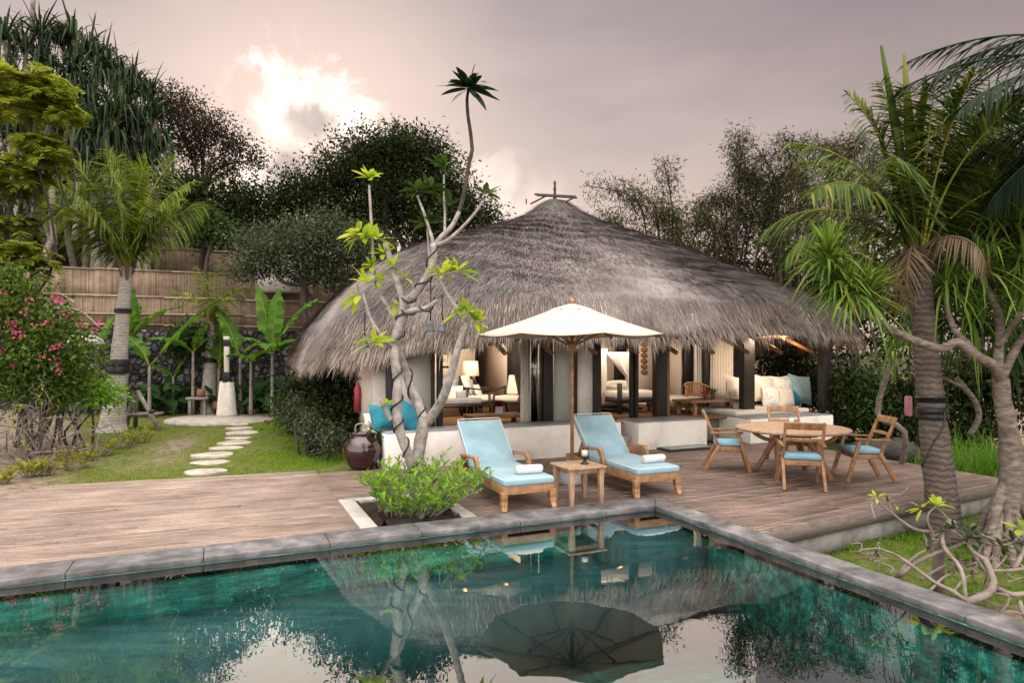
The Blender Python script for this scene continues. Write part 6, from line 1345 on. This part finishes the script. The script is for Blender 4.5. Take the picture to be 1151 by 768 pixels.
for c in (at(1086,678,5.5), at(1008,650,6.1), at(1000,648,6.0), at(1124,692,5.5), at(1160,700,5.5)):     # down into the earth
    q2 = c.copy(); q2[2] = -.42; 
    if c[2] > -.40: t.tube([c, (c+q2)/2+[.02,.02,0], q2], .03, 7)
t.build('branches_frame', M['twig'], e, smooth=True)
l = MB()
for px, py, dz, ax, n, s in [(985,560,0,(-.2,-.2,1),7,.09),(998,562,0,(0,0,1),5,.08),(1052,570,.1,(.3,-.3,1),9,.16),(1036,572,.1,(-.7,-.2,.5),6,.14),(1010,575,0,(.2,0,1),5,.08),(1150,596,.2,(-.4,-.3,.8),9,.2)]: leafcluster(l, at(px,py,6+dz), ax, n, s, s*.3)
l.build('crown', M['lf_plum'], e); l = MB()
for px, py, dz, ax, n, s in [(1062,597,.1,(-.3,-.2,1),8,.12),(1072,596,.1,(.2,-.2,1),8,.12),(1088,606,0,(.2,-.3,1),9,.13),(1092,598,.05,(.4,-.2,.8),8,.13),(1096,636,0,(0,-.3,1),8,.12),(1080,632,0,(-.3,-.3,1),7,.11),(1128,618,0,(0,-.3,1),8,.12),(1138,610,.1,(.3,-.3,1),8,.14),(1108,604,.1,(0,0,1),7,.12),(1020,598,.1,(0,0,1),5,.09),(1100,634,0,(.3,0,1),7,.1)]: leafcluster(l, at(px,py,6+dz), ax, n, s, s*.34)
l.build('crown', M['lf_grey'], e)
# long grass behind the deck corner
for i, (px, py, dd, n, lb) in enumerate([(1085,520,11.6,260,'clump of long green grass just right of the palm trunk'),(1112,524,11.2,260,'clump of long green grass in the middle of the tall grass bed'),(1142,522,11.4,240,'clump of long green grass at the right edge behind the pandanus trunk'),(1100,505,12.8,220,'clump of long grass farther back behind the deck corner'),(1060,512,12.6,140,'clump of long grass half hidden behind the palm trunk')]):
    c = at(px,py,dd); c[2] = -.3; q = MB(); P = c+np.c_[RNG.normal(size=(n,2))*[.32,.3], np.zeros(n)]; q.straps(P, np.c_[RNG.normal(size=(n,2))*.38, np.ones(n)], RNG.uniform(.5,1.15,n), .016, RNG.uniform(.1,.7,n), 4)
    q.build('long_grass', M['lf_banana'], label=lb, cat='grass clump', group='long grass clumps beyond the deck')
# shrubs and boulders behind the deck
bush('dark_shrub', [L_(965,440,26,30,15.5,.7),L_(985,465,24,24,15,.6),L_(950,475,14,20,15.8,.5)], 'dark shrub just right of the pavilion post', 'lf_shrub', 300, 14, .16, .09, .18, stems=9)
bush('dark_shrub', [L_(1020,450,30,34,15,.7),L_(1010,480,26,20,14.5,.6)], 'dark shrub behind the right hand dining chair', 'lf_dark', 320, 14, .16, .09, .18, stems=9)
bush('dark_shrub', [L_(1085,440,34,40,15,.8),L_(1130,430,30,44,14.5,.8),L_(1090,480,40,22,14.5,.7)], 'dark shrub behind the long grass', 'lf_dark', 420, 14, .17, .1, .2, stems=10)
bush('pavilion_shrub', [L_(885,420,40,26,18.5,.8),L_(920,440,34,24,18,.8),L_(860,440,30,22,18.5,.8)], 'shrub seen through the open pavilion behind the cushions', 'lf_dark', 330, 14, .18, .1, .2, stems=8)
bush('pale_shrub', [L_(1000,438,22,9,16.2,.5),L_(978,446,12,7,16.2,.4),L_(1020,432,12,6,16.2,.4)], 'pale silvery shrub under the roof edge', 'lf_croton', 90, 12, .12, .06, .12, stems=5)
def boulder(px, py, r, dd, lb):
    c = at(px, py, dd); u = MB(); n = 14; an = np.linspace(0, 2*math.pi, 20, endpoint=False); prof = [(max(.01, r*math.sin(t)*1.15), r*.62*(1-math.cos(t))-.1) for t in np.linspace(.15, math.pi-.05, 10)]
    u.lathe([c[0],c[1],-.3], prof, 18, .05); u.build('boulder', M['rock'], smooth=True, label=lb, cat='boulder', group='boulders behind the deck')
boulder(1003,508,.46,13.2,'dark boulder directly behind the right hand dining chair'); boulder(1028,510,.34,13.0,'smaller dark boulder right of the bigger one'); boulder(975,500,.35,13.9,'dark boulder left of the right hand chair back')
e = empty('paper_lantern', at(1021,468,9.6), 0, 'faded pink cylindrical lantern hanging left of the palm trunk', 'lantern'); q = MB(); q.lathe([0,0,0], [(.04,0),(.05,.015),(.05,.27),(.04,.29)], 16); q.build('lantern_body', M['pink'], e, smooth=True, local=True)
q = MB(); q.tube([[0,0,.28],[0.02,0,1.05]], .006, 5); q.build('cord', M['black'], e, local=True)
